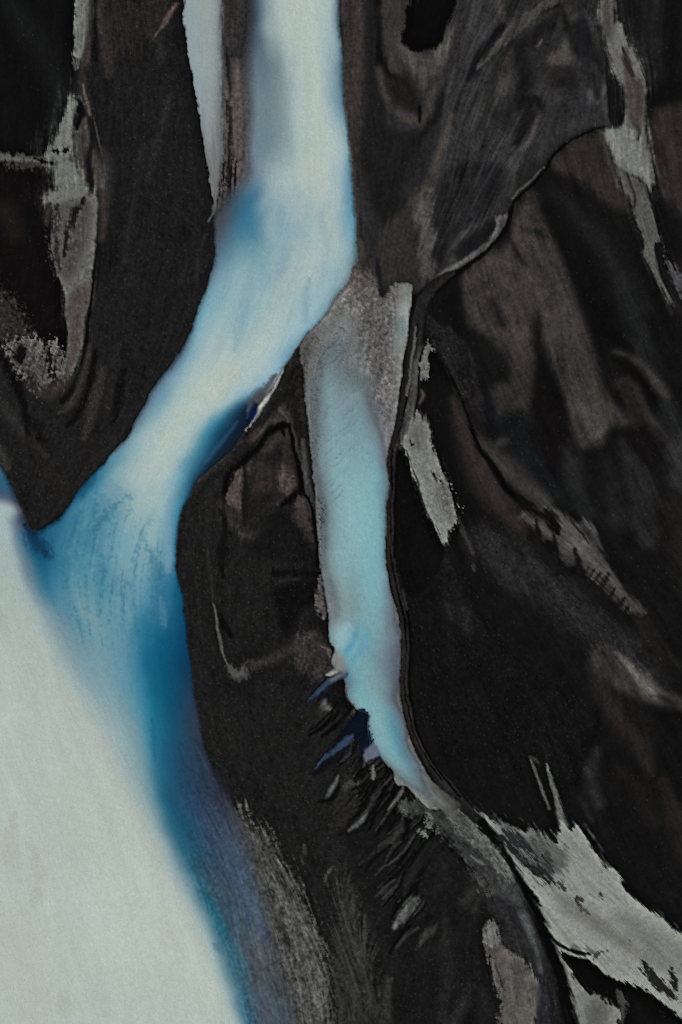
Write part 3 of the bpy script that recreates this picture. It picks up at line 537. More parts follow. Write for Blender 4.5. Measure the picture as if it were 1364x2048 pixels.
S([(1046,1828,6),(1062,1866,9),(1074,1900,9),(1082,1940,6)], (64,66,65.5), s=1, r=5, g=2)
S([(1070,1960,4),(1080,1982,5),(1084,1996,3)], (92,91,87), s=1, r=4, g=2)
S([(986,1925,2),(998,1950,3),(1004,1972,2)], (46,44,43), s=1, r=2)
R([(1080,1960),(1094,1990),(1100,2300),(1074,2300),(1074,2050)], (40,40,43), f=8, r=3)
# black trough between levee and silt flat
S([(930,1612,4),(960,1640,6),(985,1668,6),(1008,1700,6),(1030,1740,6),(1052,1782,9),(1072,1824,12),(1088,1866,12),(1106,1910,11),(1124,1960,11),(1138,2020,11),(1150,2100,14),(1170,2300,14)], (14,14,14.5), s=.7, r=2.5, h=-.12)
S([(1004,1676,4),(1030,1708,5),(1052,1730,5),(1080,1748,4)], (38,40,40), s=.9, r=5, g=2)
# ---- levee with the dark rivulet beside the turquoise channel
LEV = [(905,544,4),(880,562,7),(856,586,10),(842,612,12),(834,650,13),(829,700,13),(820,760,13),(810,820,11),(796,870,10),(785,910,9),(783,950,9),(781,1000,9),(780,1060,9),(782,1120,9),(792,1170,9),(802,1212,9),(810,1252,9),(812,1300,9),(810,1345,9),(812,1390,9),(820,1440,8),(836,1482,7),(858,1524,8),(882,1560,10),(912,1592,10),(950,1636,7)]
S([(x, y, w * 1.3) for x, y, w in LEV], (14,14,14.5), s=.3, r=.6)
S([(x, y, w * 1.1) for x, y, w in LEV], (35,34.5,34), s=.3, r=.8, h=.15, grain=.2, spark=.6)
off = lambda d, w, a, b: [(x + d, y + .15 * d, w) for x, y, _ in LEV[a:b]]
S(off(-3, 1.6, 2, 25), (38,37,37), s=.8, r=1.5, g=.6)
S(off(4, 1.8, 5, 23), (36,35.5,34.5), s=.8, r=1.5, g=.6)
S(off(.5, 1.5, 4, 24), (14,14,14.5), s=.8, r=1)
S([(830,652,1.2),(828,700,2),(820,750,2),(813,790,1.2)], (82,82,80), s=.8, r=1.5, g=.8)
S(off(9.5, 2.2, 9, 25), (9,9,9.5), s=.7, r=.6, h=-.12)
S(off(11, 3, 13, 16), (42,42,41), s=.9, r=1.5, g=2, spark=2)
R([(850,688),(846,706),(838,730),(836,770),(834,800),(826,835),(816,870),(806,884),(806,850),(816,800),(826,740),(838,700)], (64,63,61.5), f=5, r=1)
R([(838,716),(834,760),(832,800),(822,836),(816,860),(812,846),(820,800),(826,740)], (66,65.5,64), f=4, r=1)
S([(852,682,1),(843,706,1.6),(838,730,1.6),(837,770,1.6),(835,808,1.6),(826,845,2),(816,872,1.4)], (13,13,13), s=.7, r=.5, h=-.05)
R([(856,678),(868,702),(858,704),(856,730),(855,754),(846,760),(840,755),(841,722),(850,692)], (91,91,88), f=1.8, r=1.5, g=1.5, grain=.15, spark=0)
S([(842,780,3),(846,792,4),(840,806,3)], (56,51,50), s=.8)
R([(806,888),(818,900),(838,970),(860,1040),(888,1090),(880,1140),(836,1190),(808,1180),(792,1120),(790,1000),(794,920)], (13,12.8,12.8), f=5, r=1, grain=.14, spark=.2)
R([(836,818),(846,846),(856,852),(861,876),(868,900),(880,930),(886,946),(896,966),(906,1000),(914,1034),(908,1050),(898,1058),(894,1072),(889,1088),(880,1072),(866,1046),(852,1022),(841,986),(826,946),(813,912),(806,888),(815,868),(826,842)], (112,115,109), f=2.2, r=1.6, g=1, grain=.12, spark=0, name='silt_middle')
R([(826,842),(838,826),(852,856),(850,900),(830,900),(812,890)], (96,96,92), f=10, r=3)
R([(872,950),(896,970),(908,1020),(900,1050),(880,1010)], (92,92,87), f=6, r=3, g=8, grain=.4)
S([(862,942,2),(870,956,4),(880,962,3),(884,966,1.5)], (26,25,25), s=.9, r=2, g=2)
S([(822,880,1.5),(824,890,3),(828,888,1.5)], (22,21,21), s=.9, g=1.5)
S([(812,900,1),(830,950,1.6),(848,1010,1.6),(868,1050,1.6),(884,1082,1)], (46,46,44), s=.8, r=.6)
S([(912,1036,2),(926,1066,4),(936,1084,4),(944,1110,3),(948,1140,2)], (50,46.5,46), s=1, r=3, g=2)
S([(916,1050,3),(910,1090,6),(930,1130,5)], (15,14.5,14.5), s=1, r=2)
# ================================================================ water
def rows(t):
    out = []
    for y, r in t: out.append((y, r))
    return out
WT = (172,183,175)
NOL = [(-400,150,160,158), (-330,140,155,155), (-300,80,100,130)]
LA = lambda *k: [(-400,172,183,174), *k]
RIVER = [
(-130, NOL+[(495,45,50,60),(505,60,80,105),(518,75,100,120),(530,135,150,155),(560,165,177,170),(620,*WT),(662,160,176,172),(673,90,120,145)]),
(0, NOL+[(495,45,50,60),(505,60,80,105),(517,75,100,120),(530,135,150,155),(560,165,177,170),(620,*WT),(662,160,176,172),(675,90,120,145)]),
(60, NOL+[(495,50,54,64),(505,62,80,100),(518,85,108,125),(535,140,155,155),(563,163,176,170),(620,*WT),(665,155,173,172),(679,90,125,150)]),
(130, NOL+[(496,72,76,90),(510,95,115,130),(528,90,113,130),(553,116,136,144),(582,160,173,169),(630,*WT),(668,130,155,165),(683,75,105,135)]),
(200, NOL+[(497,90,100,112),(515,108,128,138),(540,106,126,135),(563,126,144,150),(594,163,176,171),(640,*WT),(672,120,150,165),(688,85,118,145)]),
(290, NOL+[(499,98,110,124),(515,105,128,142),(540,106,130,140),(572,130,150,156),(600,163,176,171),(650,*WT),(680,165,180,178),(698,118,150,168)]),
(350, NOL+[(498,90,102,122),(512,105,130,150),(528,125,148,158),(560,150,168,168),(600,168,180,173),(650,*WT),(685,150,172,178),(703,95,135,165)]),
(400, NOL+[(452,70,74,84),(480,60,95,125),(505,62,105,140),(528,125,152,165),(570,145,166,172),(640,168,180,173),(680,160,177,177),(706,82,128,165)]),
(450, NOL+[(431,64,68,78),(453,68,84,102),(478,60,108,142),(515,75,118,148),(535,130,158,168),(590,140,165,172),(660,170,181,175),(708,100,145,172)]),
(500, NOL+[(431,75,95,120),(450,85,120,145),(480,105,142,158),(520,110,146,160),(560,140,166,170),(620,160,176,174),(675,160,178,177),(709,115,150,172)]),
(550, NOL+[(424,90,115,140),(440,118,152,168),(480,135,163,170),(530,130,160,170),(570,155,173,173),(620,162,177,174),(670,140,168,178),(704,130,150,160)]),
(600, NOL+[(404,95,130,155),(420,120,158,175),(460,140,166,173),(510,138,166,174),(560,158,176,175),(600,150,172,175),(640,145,172,180),(668,120,150,165)]),
(650, NOL+[(388,95,135,165),(402,130,165,180),(440,148,172,176),(490,142,170,176),(540,165,180,176),(575,155,176,178),(605,150,177,186),(630,120,155,175)]),
(700, NOL+[(366,75,100,130),(385,125,160,180),(420,158,177,178),(470,163,179,176),(520,168,182,177),(550,155,178,182),(572,130,162,180),(590,100,140,165)]),
(750, NOL+[(328,65,85,115),(350,120,155,175),(385,160,178,177),(420,172,183,175),(470,172,183,175),(520,160,180,182),(545,135,168,185),(560,110,150,172)]),
(785, NOL+[(304,72,92,125),(330,112,147,170),(362,157,176,177),(395,172,184,176),(440,174,185,176),(485,152,177,184),(508,110,150,178),(524,60,100,140)]),
(810, NOL+[(290,78,98,130),(313,112,148,170),(345,156,177,177),(378,172,184,176),(424,174,185,176),(456,150,176,184),(478,50,98,132),(496,13,38,66)]),
(850, NOL+[(268,85,110,135),(290,130,160,172),(320,162,179,176),(360,174,184,175),(398,162,181,180),(428,75,130,163),(450,22,72,104),(478,14,32,56)]),
(900, NOL+[(235,90,125,150),(255,120,155,170),(290,155,175,174),(330,172,183,175),(370,155,176,178),(402,60,112,142),(424,22,68,102),(448,15,30,52)]),
(950, NOL+[(182,25,85,120),(205,70,120,150),(235,130,160,170),(280,165,179,173),(330,165,180,175),(362,112,154,176),(386,38,88,122),(400,12,38,64)]),
(1000, LA((0,155,170,170),(28,75,85,115))+[(146,20,80,120),(175,80,128,155),(215,95,138,160),(250,130,160,168),(290,155,175,174),(330,150,172,175),(355,80,130,160),(372,25,85,130)]),
(1040, LA((12,157,171,171),(42,65,85,118))+[(104,16,72,112),(140,55,108,142),(185,84,130,155),(222,95,138,160),(270,138,164,170),(322,142,169,174),(344,90,138,163),(358,30,92,135)]),
(1075, LA((18,160,173,170),(42,75,110,140))+[(62,20,75,115),(92,30,88,125),(130,60,110,140),(190,75,122,150),(250,115,152,168),(310,140,168,175),(335,110,148,168),(351,45,105,145)]),
(1120, LA((30,160,172,168),(54,85,115,140))+[(78,15,75,115),(106,38,96,130),(150,78,126,150),(200,85,132,155),(250,118,154,168),(300,122,156,170),(330,95,138,162),(349,60,115,150)]),
(1170, LA((44,160,172,166),(66,105,132,148))+[(92,45,100,135),(120,75,122,148),(160,95,138,158),(205,80,128,152),(250,108,146,163),(290,100,142,162),(330,56,110,145),(360,12,75,115)]),
(1220, LA((62,163,174,167),(90,125,148,158))+[(114,95,132,152),(142,90,132,153),(170,115,148,160),(210,100,142,160),(255,103,144,162),(290,66,118,150),(330,40,98,136),(368,8,68,108)]),
(1280, LA((86,165,175,168),(114,135,155,160))+[(138,115,145,157),(165,110,145,160),(200,110,147,160),(235,100,140,160),(262,82,128,155),(288,35,98,135),(330,14,80,119),(375,8,58,98)]),
(1340, LA((110,168,177,169),(138,148,164,163))+[(162,125,152,162),(190,118,150,162),(220,115,148,162),(250,98,138,160),(272,68,120,150),(295,20,90,128),(335,11,74,111),(382,16,52,92)]),
(1400, LA((142,170,178,170),(172,150,166,164))+[(200,130,156,162),(225,125,153,163),(250,108,145,160),(270,88,134,158),(288,58,116,146),(308,22,92,124),(345,14,70,106),(391,40,58,88)]),
(1460, LA((174,170,178,170),(202,160,170,165))+[(226,145,163,165),(250,130,157,165),(268,120,150,162),(282,98,139,160),(297,70,122,148),(314,34,98,128),(347,24,76,112),(400,46,55,80)]),
(1520, LA((206,171,179,170),(230,162,172,167))+[(250,145,163,165),(268,130,156,163),(285,115,147,160),(300,84,128,152),(316,42,100,132),(338,30,78,114),(362,36,66,102),(418,46,54,78)]),
(1600, LA((240,172,180,170),(262,165,174,167))+[(280,150,165,165),(295,130,155,162),(308,105,140,156),(321,45,100,134),(340,30,80,116),(376,38,68,106),(420,46,58,86),(463,50,51,62)]),
(1680, LA((278,173,181,171),(302,167,175,168))+[(316,150,166,166),(328,125,152,160),(340,78,119,142),(355,40,94,128),(381,30,75,112),(416,50,70,102),(456,62,74,102),(495,78,80,90)]),
(1760, LA((322,174,182,172),(345,165,174,168))+[(358,145,163,164),(370,120,148,158),(383,88,127,148),(398,42,94,125),(420,58,77,102),(456,60,75,100),(496,72,88,112),(532,84,84,92)]),
(1840, LA((366,175,183,173),(386,168,177,170))+[(398,150,167,167),(408,120,148,157),(420,72,117,140),(432,24,88,115),(449,58,81,105),(481,66,76,94),(516,78,90,108),(554,92,95,98)]),
(1920, LA((396,176,184,173),(416,170,179,171))+[(430,155,170,168),(442,120,147,156),(455,68,107,132),(470,52,96,122),(496,74,80,94),(521,79,80,85),(546,86,92,101),(576,92,93,94)]),
(2060, LA((456,172,182,172),(476,160,173,168))+[(486,135,157,160),(496,88,129,146),(507,48,97,125),(522,66,82,104),(546,74,78,92),(571,72,84,104),(596,88,94,102),(620,96,98,98)]),
(2400, LA((606,172,182,172),(626,160,173,168))+[(636,135,157,160),(646,88,129,146),(657,48,97,125),(672,66,82,104),(696,74,78,92),(721,72,84,104),(746,88,94,102),(770,96,98,98)]),
]
WAT = chart(RIVER, 3, 4)
ex = np.maximum(WAT[..., 2] - WAT[..., 1], 0); WAT[..., 2] -= .37 * ex; WAT[..., 1] -= .05 * ex; WAT[..., 0] += .06 * ex
dp = (sstep(25, 95, WAT[..., 2] - WAT[..., 0]) * (.15 + .85 * sstep(1720, 1450, Y)))[..., None]; WAT *= 1 + dp * np.array((-.14, .09, .12), F)
lt = sstep(130, 165, WAT.mean(-1))[..., None]; WAT *= 1 + lt * np.array((.018, .034, .036), F)
pur = sstep(1300, 1500, Y) * sstep(112, 82, WAT.mean(-1)) * sstep(300, 330, X)
WAT *= 1 + pur[..., None] * np.array((-.06, .01, .0), F)
WM = np.zeros((NY, NX), F)                   # how much suspended silt hides the bed
def wput(sl, al, col):
    c = np.array(col, F); WAT[sl] += (c - WAT[sl]) * al[..., None]
def WR(pts, col, f=4, r=1, g=0, a=1):
    sl, al = area(pts, f, r, g); wput(sl, al * F(a), col)
def WS(pts, col, s=.9, r=1, g=0, a=1):
    p = curve(pts, False, 5); p[:, 2] = np.maximum(p[:, 2], .7)
    sl = window(p, p[:, 2].max() * 2.2 + 3 * r + 3 * g + 4); d, (ww,), _ = nearest(p, XW[sl], YW[sl], False)
    wput(sl, (1 - sstep(1 - s, 1 + s, (d + F(r) * WOB[sl] + F(g) * G1[sl]) / ww)) * F(a), col)
def shore(pts, f=2, r=1, g=0):
    sl, al = area(pts, f, r, g); WM[sl] = np.maximum(WM[sl], al); return sl, al
# current lines and mottles inside the river
WS([(640,640,3),(615,665,6),(590,700,6),(560,745,6),(540,775,3)], (118,155,178), a=.7)
WS([(618,560,4),(612,600,8),(610,640,6)], (128,158,170), a=.6)
WS([(500,560,10),(490,620,14),(470,700,8)], (126,158,170), a=.5)
WS([(640,430,8),(655,500,10),(640,560,8)], (150,172,175), a=.5)
WS([(560,420,8),(570,470,14),(560,540,10)], (128,156,170), a=.5)
WS([(190,950,4),(178,968,9),(162,988,9)], (18,74,104), s=1, r=2, g=1, a=.6)
WS([(238,1004,3),(222,1022,8),(204,1040,8),(188,1060,4)], (34,92,120), s=1, r=3, g=2, a=.45)
WS([(205,980,5),(240,985,7),(262,1000,5)], (112,150,166), r=3, g=2)
WS([(300,1105,6),(312,1140,12),(316,1190,12),(308,1230,6)], (46,102,130), s=1, r=4, g=2, a=.5)
WS([(202,1110,3),(206,1140,6),(204,1172,4)], (46,102,130), s=1, r=3, g=2, a=.45)
WS([(325,1195,4),(330,1220,6),(326,1250,4)], (80,124,148), s=1, r=3, g=2, a=.5)
WS([(336,1000,4),(338,1080,6),(334,1140,5)], (120,155,172), r=2, a=.6)
WS([(303,1440,3),(307,1480,7),(312,1520,4)], (14,90,120), r=2, a=.5)
WS([(428,1888,3),(436,1896,7),(444,1906,4)], (28,86,112), r=1, a=.35)
WS([(500,1935,3),(506,1948,7),(512,1962,4)], (62,60,62), r=2, g=2, a=.5)
WS([(510,1790,8),(520,1830,11),(530,1880,9)], (82,98,120), r=3, a=.6)
WS([(470,1750,10),(490,1800,12),(500,1850,8)], (60,72,95), r=4, g=2, a=.6)
fan = np.zeros((NY, NX), F); sl, al = area([(70,1080),(150,1000),(240,960),(330,1060),(360,1140),(370,1260),(300,1290),(200,1300),(120,1220)], 50, 4); fan[sl] = al
RP = unit(blur(rng.standard_normal((NY, NX)).astype(F), 1, 1)) + .5 * unit(blur(rng.standard_normal((NY, NX)).astype(F), 2, 1)) + .9 * SF + .8 * SL
RP += .7 * SL; RP /= RP.std()
mid = sstep(0, 1, (WAT[..., 0] - 20) / 50) * sstep(0, 1, (165 - WAT[..., 0]) / 40) * fan
WAT += (np.array((22,82,112), F) - WAT) * (mid * .40 * sstep(.0, 2.8, RP))[..., None]
WAT += (np.array((138,164,170), F) - WAT) * (mid * .34 * sstep(.0, 2.8, -RP))[..., None]
shade = np.clip(1 + .010 * B2 + .008 * SB, .9, 1.1); WAT *= shade[..., None]
for p in ([(120,1990),(124,2008),(134,2025)], [(60,1690),(80,1750),(70,1810)], [(30,1630),(20,1700),(40,1760)]):
    WS([(p[0][0],p[0][1],6),(p[1][0],p[1][1],14),(p[2][0],p[2][1],8)], (160,167,157), s=1, r=3, g=1, a=.4)
WS([(-40,1830,40),(40,1900,60),(60,2060,60)], (172,180,164), s=1, a=.5)
# brown shoal, navy slack water and pale beach at the head of the deep pool under the bend
WS([(474,842,2),(450,876,4),(424,908,4),(404,934,2)], (44,84,118), a=.55)
WS([(524,798,3),(508,822,8),(494,842,7),(478,866,5)], (13,25,46), s=.9)
WS([(552,748,2),(536,770,5),(520,790,9),(506,806,9),(496,820,3)], (82,80,86), s=.9, r=2, g=1)
WS([(502,812,2),(497,826,3),(493,836,2)], (58,78,112), a=.7)
WS([(572,732,2),(556,756,3.5),(540,784,4.5),(526,810,5),(510,836,4),(492,860,2.4)], (124,130,127), s=.7, r=1, g=.8)
# main stream with the milky reach on the left
SH = [(-500,400,3),(-60,860,3),(-20,905,3),(0,936,3),(10,952,3),(20,976,4),(30,1006,6),(38,1024,7),(46,1046,8),(56,1060,8),(72,1066,7),(88,1060,5),(104,1050,4),(124,1034,3),(145,1006,2),(157,988,2),(180,956,2),(205,934,2),(225,910,2),(240,894,2),(262,870,2),(272,845,2),(285,820,2.4),(302,792,3),(325,756,3),(341,736,3),(366,702,3),(386,660,3),(395,630,2.4),(405,600,2.2),(416,570,2),(427,540,2),(431,512,2),(430,480,2),(430,440,2),(434,424,7),(452,402,14),(478,376,14),(494,352,12),(498,300,9),(499,240,9),(498,180,10),(494,120,10),(500,60,9),(502,0,9),(502,-130,9),(502,-500,9),
      (674,-500,3),(674,-60,3),(676,40,3),(680,100,3),(683,160,3),(687,210,3),(692,250,3),(697,290,3),(701,330,3),(704,380,3),(707,420,3),(709,460,3),(710,490,4),(709,520,7),(703,550,9),(690,570,8),(672,592,6),(656,620,5),(641,640,4),(626,655,3),(611,666,3),(600,686,2.5),(585,706,2),(570,730,2),(555,756,2),(546,772,2),(534,786,3),(522,790,5),(508,802,5),(500,822,3),(494,842,2),(488,858,1.6),(478,880,1.6),(465,898,1.6),(450,911,1.8),(430,927,2),(414,940,2),(398,952,2),(388,968,2),(379,985,2),(370,1002,2),(361,1022,2),(356,1042,2),(352,1070,2),(349,1110,1.8),(347,1134,1.6),(352,1150,1.6),(358,1174,1.8),(365,1190,2),(367,1222,2),(371,1260,2),(375,1290,2),(379,1322,2),(384,1360,2.4),(388,1390,2.4),(393,1420,2.6),(399,1450,2.8),(406,1486,3),(413,1506,3),(426,1536,4),(441,1566,4),(456,1592,5),(468,1616,6),(478,1640,9),(490,1690,12),(505,1750,14),(522,1820,16),(543,1900,18),(564,1980,20),(588,2070,20),(680,2500,20),(-500,2500,3)]
shore([(a, b, c * 1.7 + 1.2) for a, b, c in SH], r=.7, g=.5)
WS([(52,1052,6),(66,1076,13),(84,1096,14),(96,1110,8)], (12,44,72), r=2, g=2, a=.8)
RIV = WM > .02
# beach and brown shoal at the mouth of the dark pool, painted on the ground
S([(566,738,2),(548,772,4),(534,796,5),(522,816,5),(510,836,4),(498,852,2.5),(488,860,1.4)], (126,131,126), s=.6, r=.8, g=.8, spark=0)
S([(540,762,4),(528,780,8),(514,796,8),(504,812,5)], (78,76,80), s=.9, r=2, g=1, spark=0)
S([(490,850,1),(487,856,1.6),(492,862,1)], (110,114,110), s=.8)
R([(500,800),(516,812),(510,834),(494,850),(490,836)], (14,26,50), f=4, r=1)
# veil of shallow water, top left: a stream of its own
WR([(362,-400),(441,-400),(443,60),(444,200),(444,300),(438,380),(430,412),(420,396),(404,276),(384,150),(370,30)], (150,161,159), f=5, r=2)
SIDE0 = [(362,-500,3),(367,0,2.4),(371,50,2),(377,100,2),(383,142,1.8),(390,182,1.6),(398,222,1.6),(402,248,1.6),(404,268,1.6),(411,300,1.6),(416,332,1.6),(421,370,1.6),(425,392,2),(430,404,3),(434,380,8),(438,340,12),(440,300,16),(440,200,20),(440,100,22),(439,40,22),(438,-500,22)]
sl, al = area(SIDE0, 2, 1.2, .5)
gcol = np.stack([np.interp(YW, [-200,150,230,300,420], v) for v in ((148,144,130,114,104), (158,156,138,118,106), (155,154,138,116,102))], -1).astype(F)
edge = sstep(34, 0, X - np.interp(Y, [0,100,182,268,332,404], [367,377,390,404,416,432]).astype(F)) * sstep(330, 200, Y)
gcol += (np.array((138,156,162), F) - gcol) * (edge * .6)[..., None]
gcol *= (1 - .09 * np.clip(SL, -1, 2.5) * sstep(120, 330, Y) - .02 * SF)[..., None]
# the bed and bank the veil fades into
R([(436,-400),(510,-400),(508,60),(506,240),(506,340),(496,370),(470,398),(440,430),(430,420),(428,404),(438,370),(440,300),(440,100)], (70,66.5,64), f=6, r=3, g=1, grain=.2, spark=.1, h=.05)
R([(446,-400),(500,-400),(498,40),(484,130),(470,180),(456,150),(448,60)], (45,44,43.5), f=9, r=5)
S([(448,80,5),(456,140,6),(460,200,5),(460,300,4),(456,380,3),(440,420,3)], (31,29.5,29.5), s=.9, r=3, g=1, h=-.05)
S([(474,130,10),(480,220,13),(484,310,14),(474,370,10)], (82,76,73), s=1, r=4, g=1)
for x, y in ((446,340),(454,352),(464,345),(472,356),(438,372),(446,386),(456,376),(436,392)):
    S([(x + 2, y - 34, 1), (x, y, 1.8), (x - 4, y + 34, 1)], (30, 28, 28), s=.9, r=1.5, g=.6)
S([(430,406,2),(428,418,3.5),(424,430,2.5),(417,444,1)], (92,94,88), s=.8, r=1, g=1, spark=.5)
S([(412,470,3),(398,510,5),(394,560,4)], (34,33,32.5), s=1, r=1.5)
veil = np.zeros((NY, NX), F); veil[sl] = al
WAT += (gcol - WAT) * veil[..., None]
ALB += (gcol * .97 - ALB) * (sstep(.2, .9, veil) * .9)[..., None]
WM = np.maximum(WM, veil * sstep(440, 380, Y))
# ---- turquoise channel
def pad(r, k=8):
    r = list(r)
    while len(r) < k: r.append((r[-1][0] + 6, 62, 60, 58))
    return r
CH = [
(540, [(640,120,140,150),(680,100,98,98),(715,76,71,68),(745,66,62,60),(765,60,56,55),(790,90,88,85),(808,96,96,92),(824,96,96,92)]),
(600, [(636,112,125,132),(680,106,106,105),(715,92,90,88),(745,88,86,83),(770,92,89,86),(790,104,104,101),(806,132,139,138),(822,120,126,122)]),
(660, [(610,84,84,84),(650,106,109,109),(690,116,124,126),(730,99,98,96),(770,97,95,93),(790,100,104,104),(801,128,146,150),(816,114,122,121)]),
(720, [(602,86,84,81),(625,104,105,103),(655,112,130,136),(690,115,128,132),(735,102,103,102),(778,98,96,94),(793,116,117,114),(808,114,118,115)]),
(780, [(607,93,92,90),(625,107,116,119),(655,117,144,153),(690,116,138,144),(722,110,130,137),(755,98,98,98),(780,105,103,102),(800,114,118,115)]),
(840, [(615,97,97,95),(632,105,118,125),(660,115,148,160),(700,112,142,152),(725,108,140,152),(750,100,115,125),(770,98,98,102),(791,114,116,115)]),
(900, [(621,98,98,97),(640,112,138,148),(670,118,155,165),(700,115,150,160),(730,110,150,160),(752,108,144,156),(768,103,118,128),(777,105,105,108)]),
(960, [(627,98,100,100),(645,107,128,136),(668,118,158,168),(700,118,160,170),(730,115,160,170),(753,108,156,168),(767,95,130,148),(776,85,105,118)]),
(1040, [(634,95,98,98),(650,100,112,115),(667,112,148,158),(695,122,165,174),(725,118,166,176),(750,112,162,174),(764,100,150,163),(773,72,98,114)]),
(1120, [(640,105,112,112),(655,116,138,144),(676,122,160,168),(702,118,158,166),(728,116,162,172),(752,112,160,172),(766,100,148,163),(773,85,110,122)]),
(1180, [(650,108,118,122),(665,112,125,130),(685,122,153,159),(705,114,148,155),(730,110,155,168),(755,112,155,166),(771,100,140,155),(782,90,105,115)]),
(1230, [(656,115,125,128),(671,120,135,138),(690,122,149,155),(710,110,143,151),(735,112,155,166),(760,108,148,160),(778,98,120,132),(795,95,100,102)]),
(1270, [(660,105,130,140),(673,130,165,172),(690,118,160,172),(715,105,148,162),(740,100,150,165),(765,110,142,152),(785,100,118,132),(801,88,100,112)]),
(1305, [(668,140,150,148),(681,112,146,156),(695,90,155,172),(712,105,160,175),(736,98,142,158),(760,108,138,148),(784,98,110,124),(803,85,95,110)]),
(1350, [(686,75,90,112),(700,85,130,150),(716,105,152,166),(736,110,148,158),(760,105,140,152),(780,92,110,126),(794,85,92,110),(802,78,88,108)]),
(1400, [(698,95,128,138),(714,112,160,170),(734,105,158,172),(754,112,152,162),(774,100,130,143),(787,98,107,114),(797,92,95,98),(806,80,86,94)]),
(1450, [(734,108,126,135),(745,112,155,165),(760,115,160,168),(775,98,148,162),(789,70,125,150),(802,85,112,130),(811,92,100,108),(818,84,86,88)]),
(1490, [(738,85,105,125),(753,106,148,158),(766,112,158,168),(781,102,155,168),(795,72,132,156),(808,78,112,135),(819,94,100,101),(829,90,90,88)]),
(1530, [(768,100,112,115),(781,110,135,142),(795,105,150,160),(810,98,145,158),(822,85,118,138),(834,86,106,122),(843,98,101,100),(852,90,90,87)]),
(1570, [(795,105,112,110),(811,114,122,121),(822,108,122,126),(835,92,120,135),(846,98,112,116),(856,98,100,98),(866,84,84,80),(876,66,66,63)]),
(1610, [(846,122,127,123),(860,119,123,119),(872,110,113,110),(884,100,102,99),(894,90,92,89),(904,76,78,76),(914,66,66,63),(924,58,58,56)]),
]
CW = chart([(y, pad(r)) for y, r in CH], 3, 3)
ex = np.maximum(CW[..., 2] - CW[..., 0], 0); CW[..., 2] -= .10 * ex; CW[..., 0] += .10 * ex; CW *= (1 + .05 * sstep(30, 55, ex))[..., None]
CH_S = [(706,540,9),(745,548,9),(762,592,3),(772,594,3),(782,572,3),(796,566,2),(822,571,1.6),(820,600,1.6),(816,640,1.6),(813,690,1.6),(807,720,1.6),(803,745,1.6),(798,780,1.6),(794,820,1.6),(788,850,1.6),(782,880,1.6),(776,905,1.6),(773,930,1.6),(775,955,1.8),(773,1000,2),(770,1060,2),(770,1110,1.8),(775,1150,1.6),(781,1185,1.6),(790,1215,1.6),(797,1245,1.6),(800,1270,1.6),(801,1310,1.6),(799,1350,1.6),(800,1390,1.8),(806,1430,1.8),(815,1460,1.6),(828,1495,1.6),(840,1520,1.6),(850,1540,1.6),(862,1560,1.6),(880,1576,2),(900,1592,3),(918,1610,6),(905,1630,8),(890,1628,2),(877,1617,1.6),(862,1619,1.6),(850,1610,1.6),(838,1598,1.6),(825,1585,1.6),(812,1571,1.6),(797,1570,1.6),(790,1555,1.6),(785,1538,2),(770,1526,2),(760,1508,2),(748,1500,2),(740,1478,2),(736,1450,2),(738,1431,2),(725,1423,1.6),(712,1416,1.4),(700,1401,1.4),(695,1386,1.4),(692,1366,2),(686,1348,3),(672,1338,3),(664,1322,2),(668,1300,1.6),(661,1285,1.6),(658,1260,1.6),(655,1220,1.6),(650,1180,1.6),(645,1150,1.8),(640,1120,1.8),(636,1080,1.8),(634,1040,1.8),(632,1000,1.8),(628,960,1.8),(624,920,1.8),(620,880,1.8),(616,840,1.8),(612,800,1.8),(608,760,1.8),(604,720,1.8),(601,690,2),(612,668,3),(640,642,6),(656,622,9),(672,594,10),(690,570,10)]
sl, al = area([(a, b, c * 1.3 + .6) for a, b, c in CH_S], 2, .5, .35)
cm = np.zeros((NY, NX), F); cm[sl] = al
cm *= 1 - .999 * (WM > .5) * (Y < 720)
gr = sstep(1400, 700, Y) * sstep(0, 1, (120 - CW[..., 2]) / 24) + .06                # bed sand shows as grain where the water thins
bed = CW * (1 + (.07 * G1 + .06 * G0) * gr)[..., None]
dk = np.zeros((NY, NX), F)
for p, k in (([(612,660),(650,650),(664,690),(646,760),(650,850),(640,950),(626,960),(616,850),(606,740)], .4), ([(632,1000),(648,1000),(652,1080),(650,1140),(640,1100)], .8), ([(690,640),(720,650),(700,760),(670,790),(680,700)], .3), ([(664,640),(690,650),(690,700),(650,720)], .45)):
    s_, a_ = area([(x, y) for x, y in p], 10, 3); dk[s_] = np.maximum(dk[s_], a_ * F(k))
spk = sstep(.35, 1.5, .75 * G1 + .65 * G0)
bed *= (1 - .62 * dk * spk)[..., None]
rp = random.Random(11)
for k in range(46):
    y = rp.uniform(690, 1010); x = rp.uniform(646, 716 - max(0, (y - 850) * .28)); L = rp.uniform(12, 30)
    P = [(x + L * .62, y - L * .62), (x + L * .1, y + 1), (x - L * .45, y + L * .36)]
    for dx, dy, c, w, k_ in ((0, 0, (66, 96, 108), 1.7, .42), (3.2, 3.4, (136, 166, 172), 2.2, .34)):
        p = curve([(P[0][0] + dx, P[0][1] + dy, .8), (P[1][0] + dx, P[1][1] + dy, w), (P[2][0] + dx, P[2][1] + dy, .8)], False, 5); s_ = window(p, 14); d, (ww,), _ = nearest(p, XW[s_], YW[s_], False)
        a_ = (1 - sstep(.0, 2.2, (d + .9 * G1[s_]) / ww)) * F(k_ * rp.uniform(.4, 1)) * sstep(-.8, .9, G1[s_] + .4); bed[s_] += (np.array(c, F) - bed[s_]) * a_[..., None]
blue = sstep(4, 26, CW[..., 2] - CW[..., 0] + 3 * G1 * gr)
ALB += (bed * np.array((.985, .98, .975), F) - ALB) * cm[..., None]
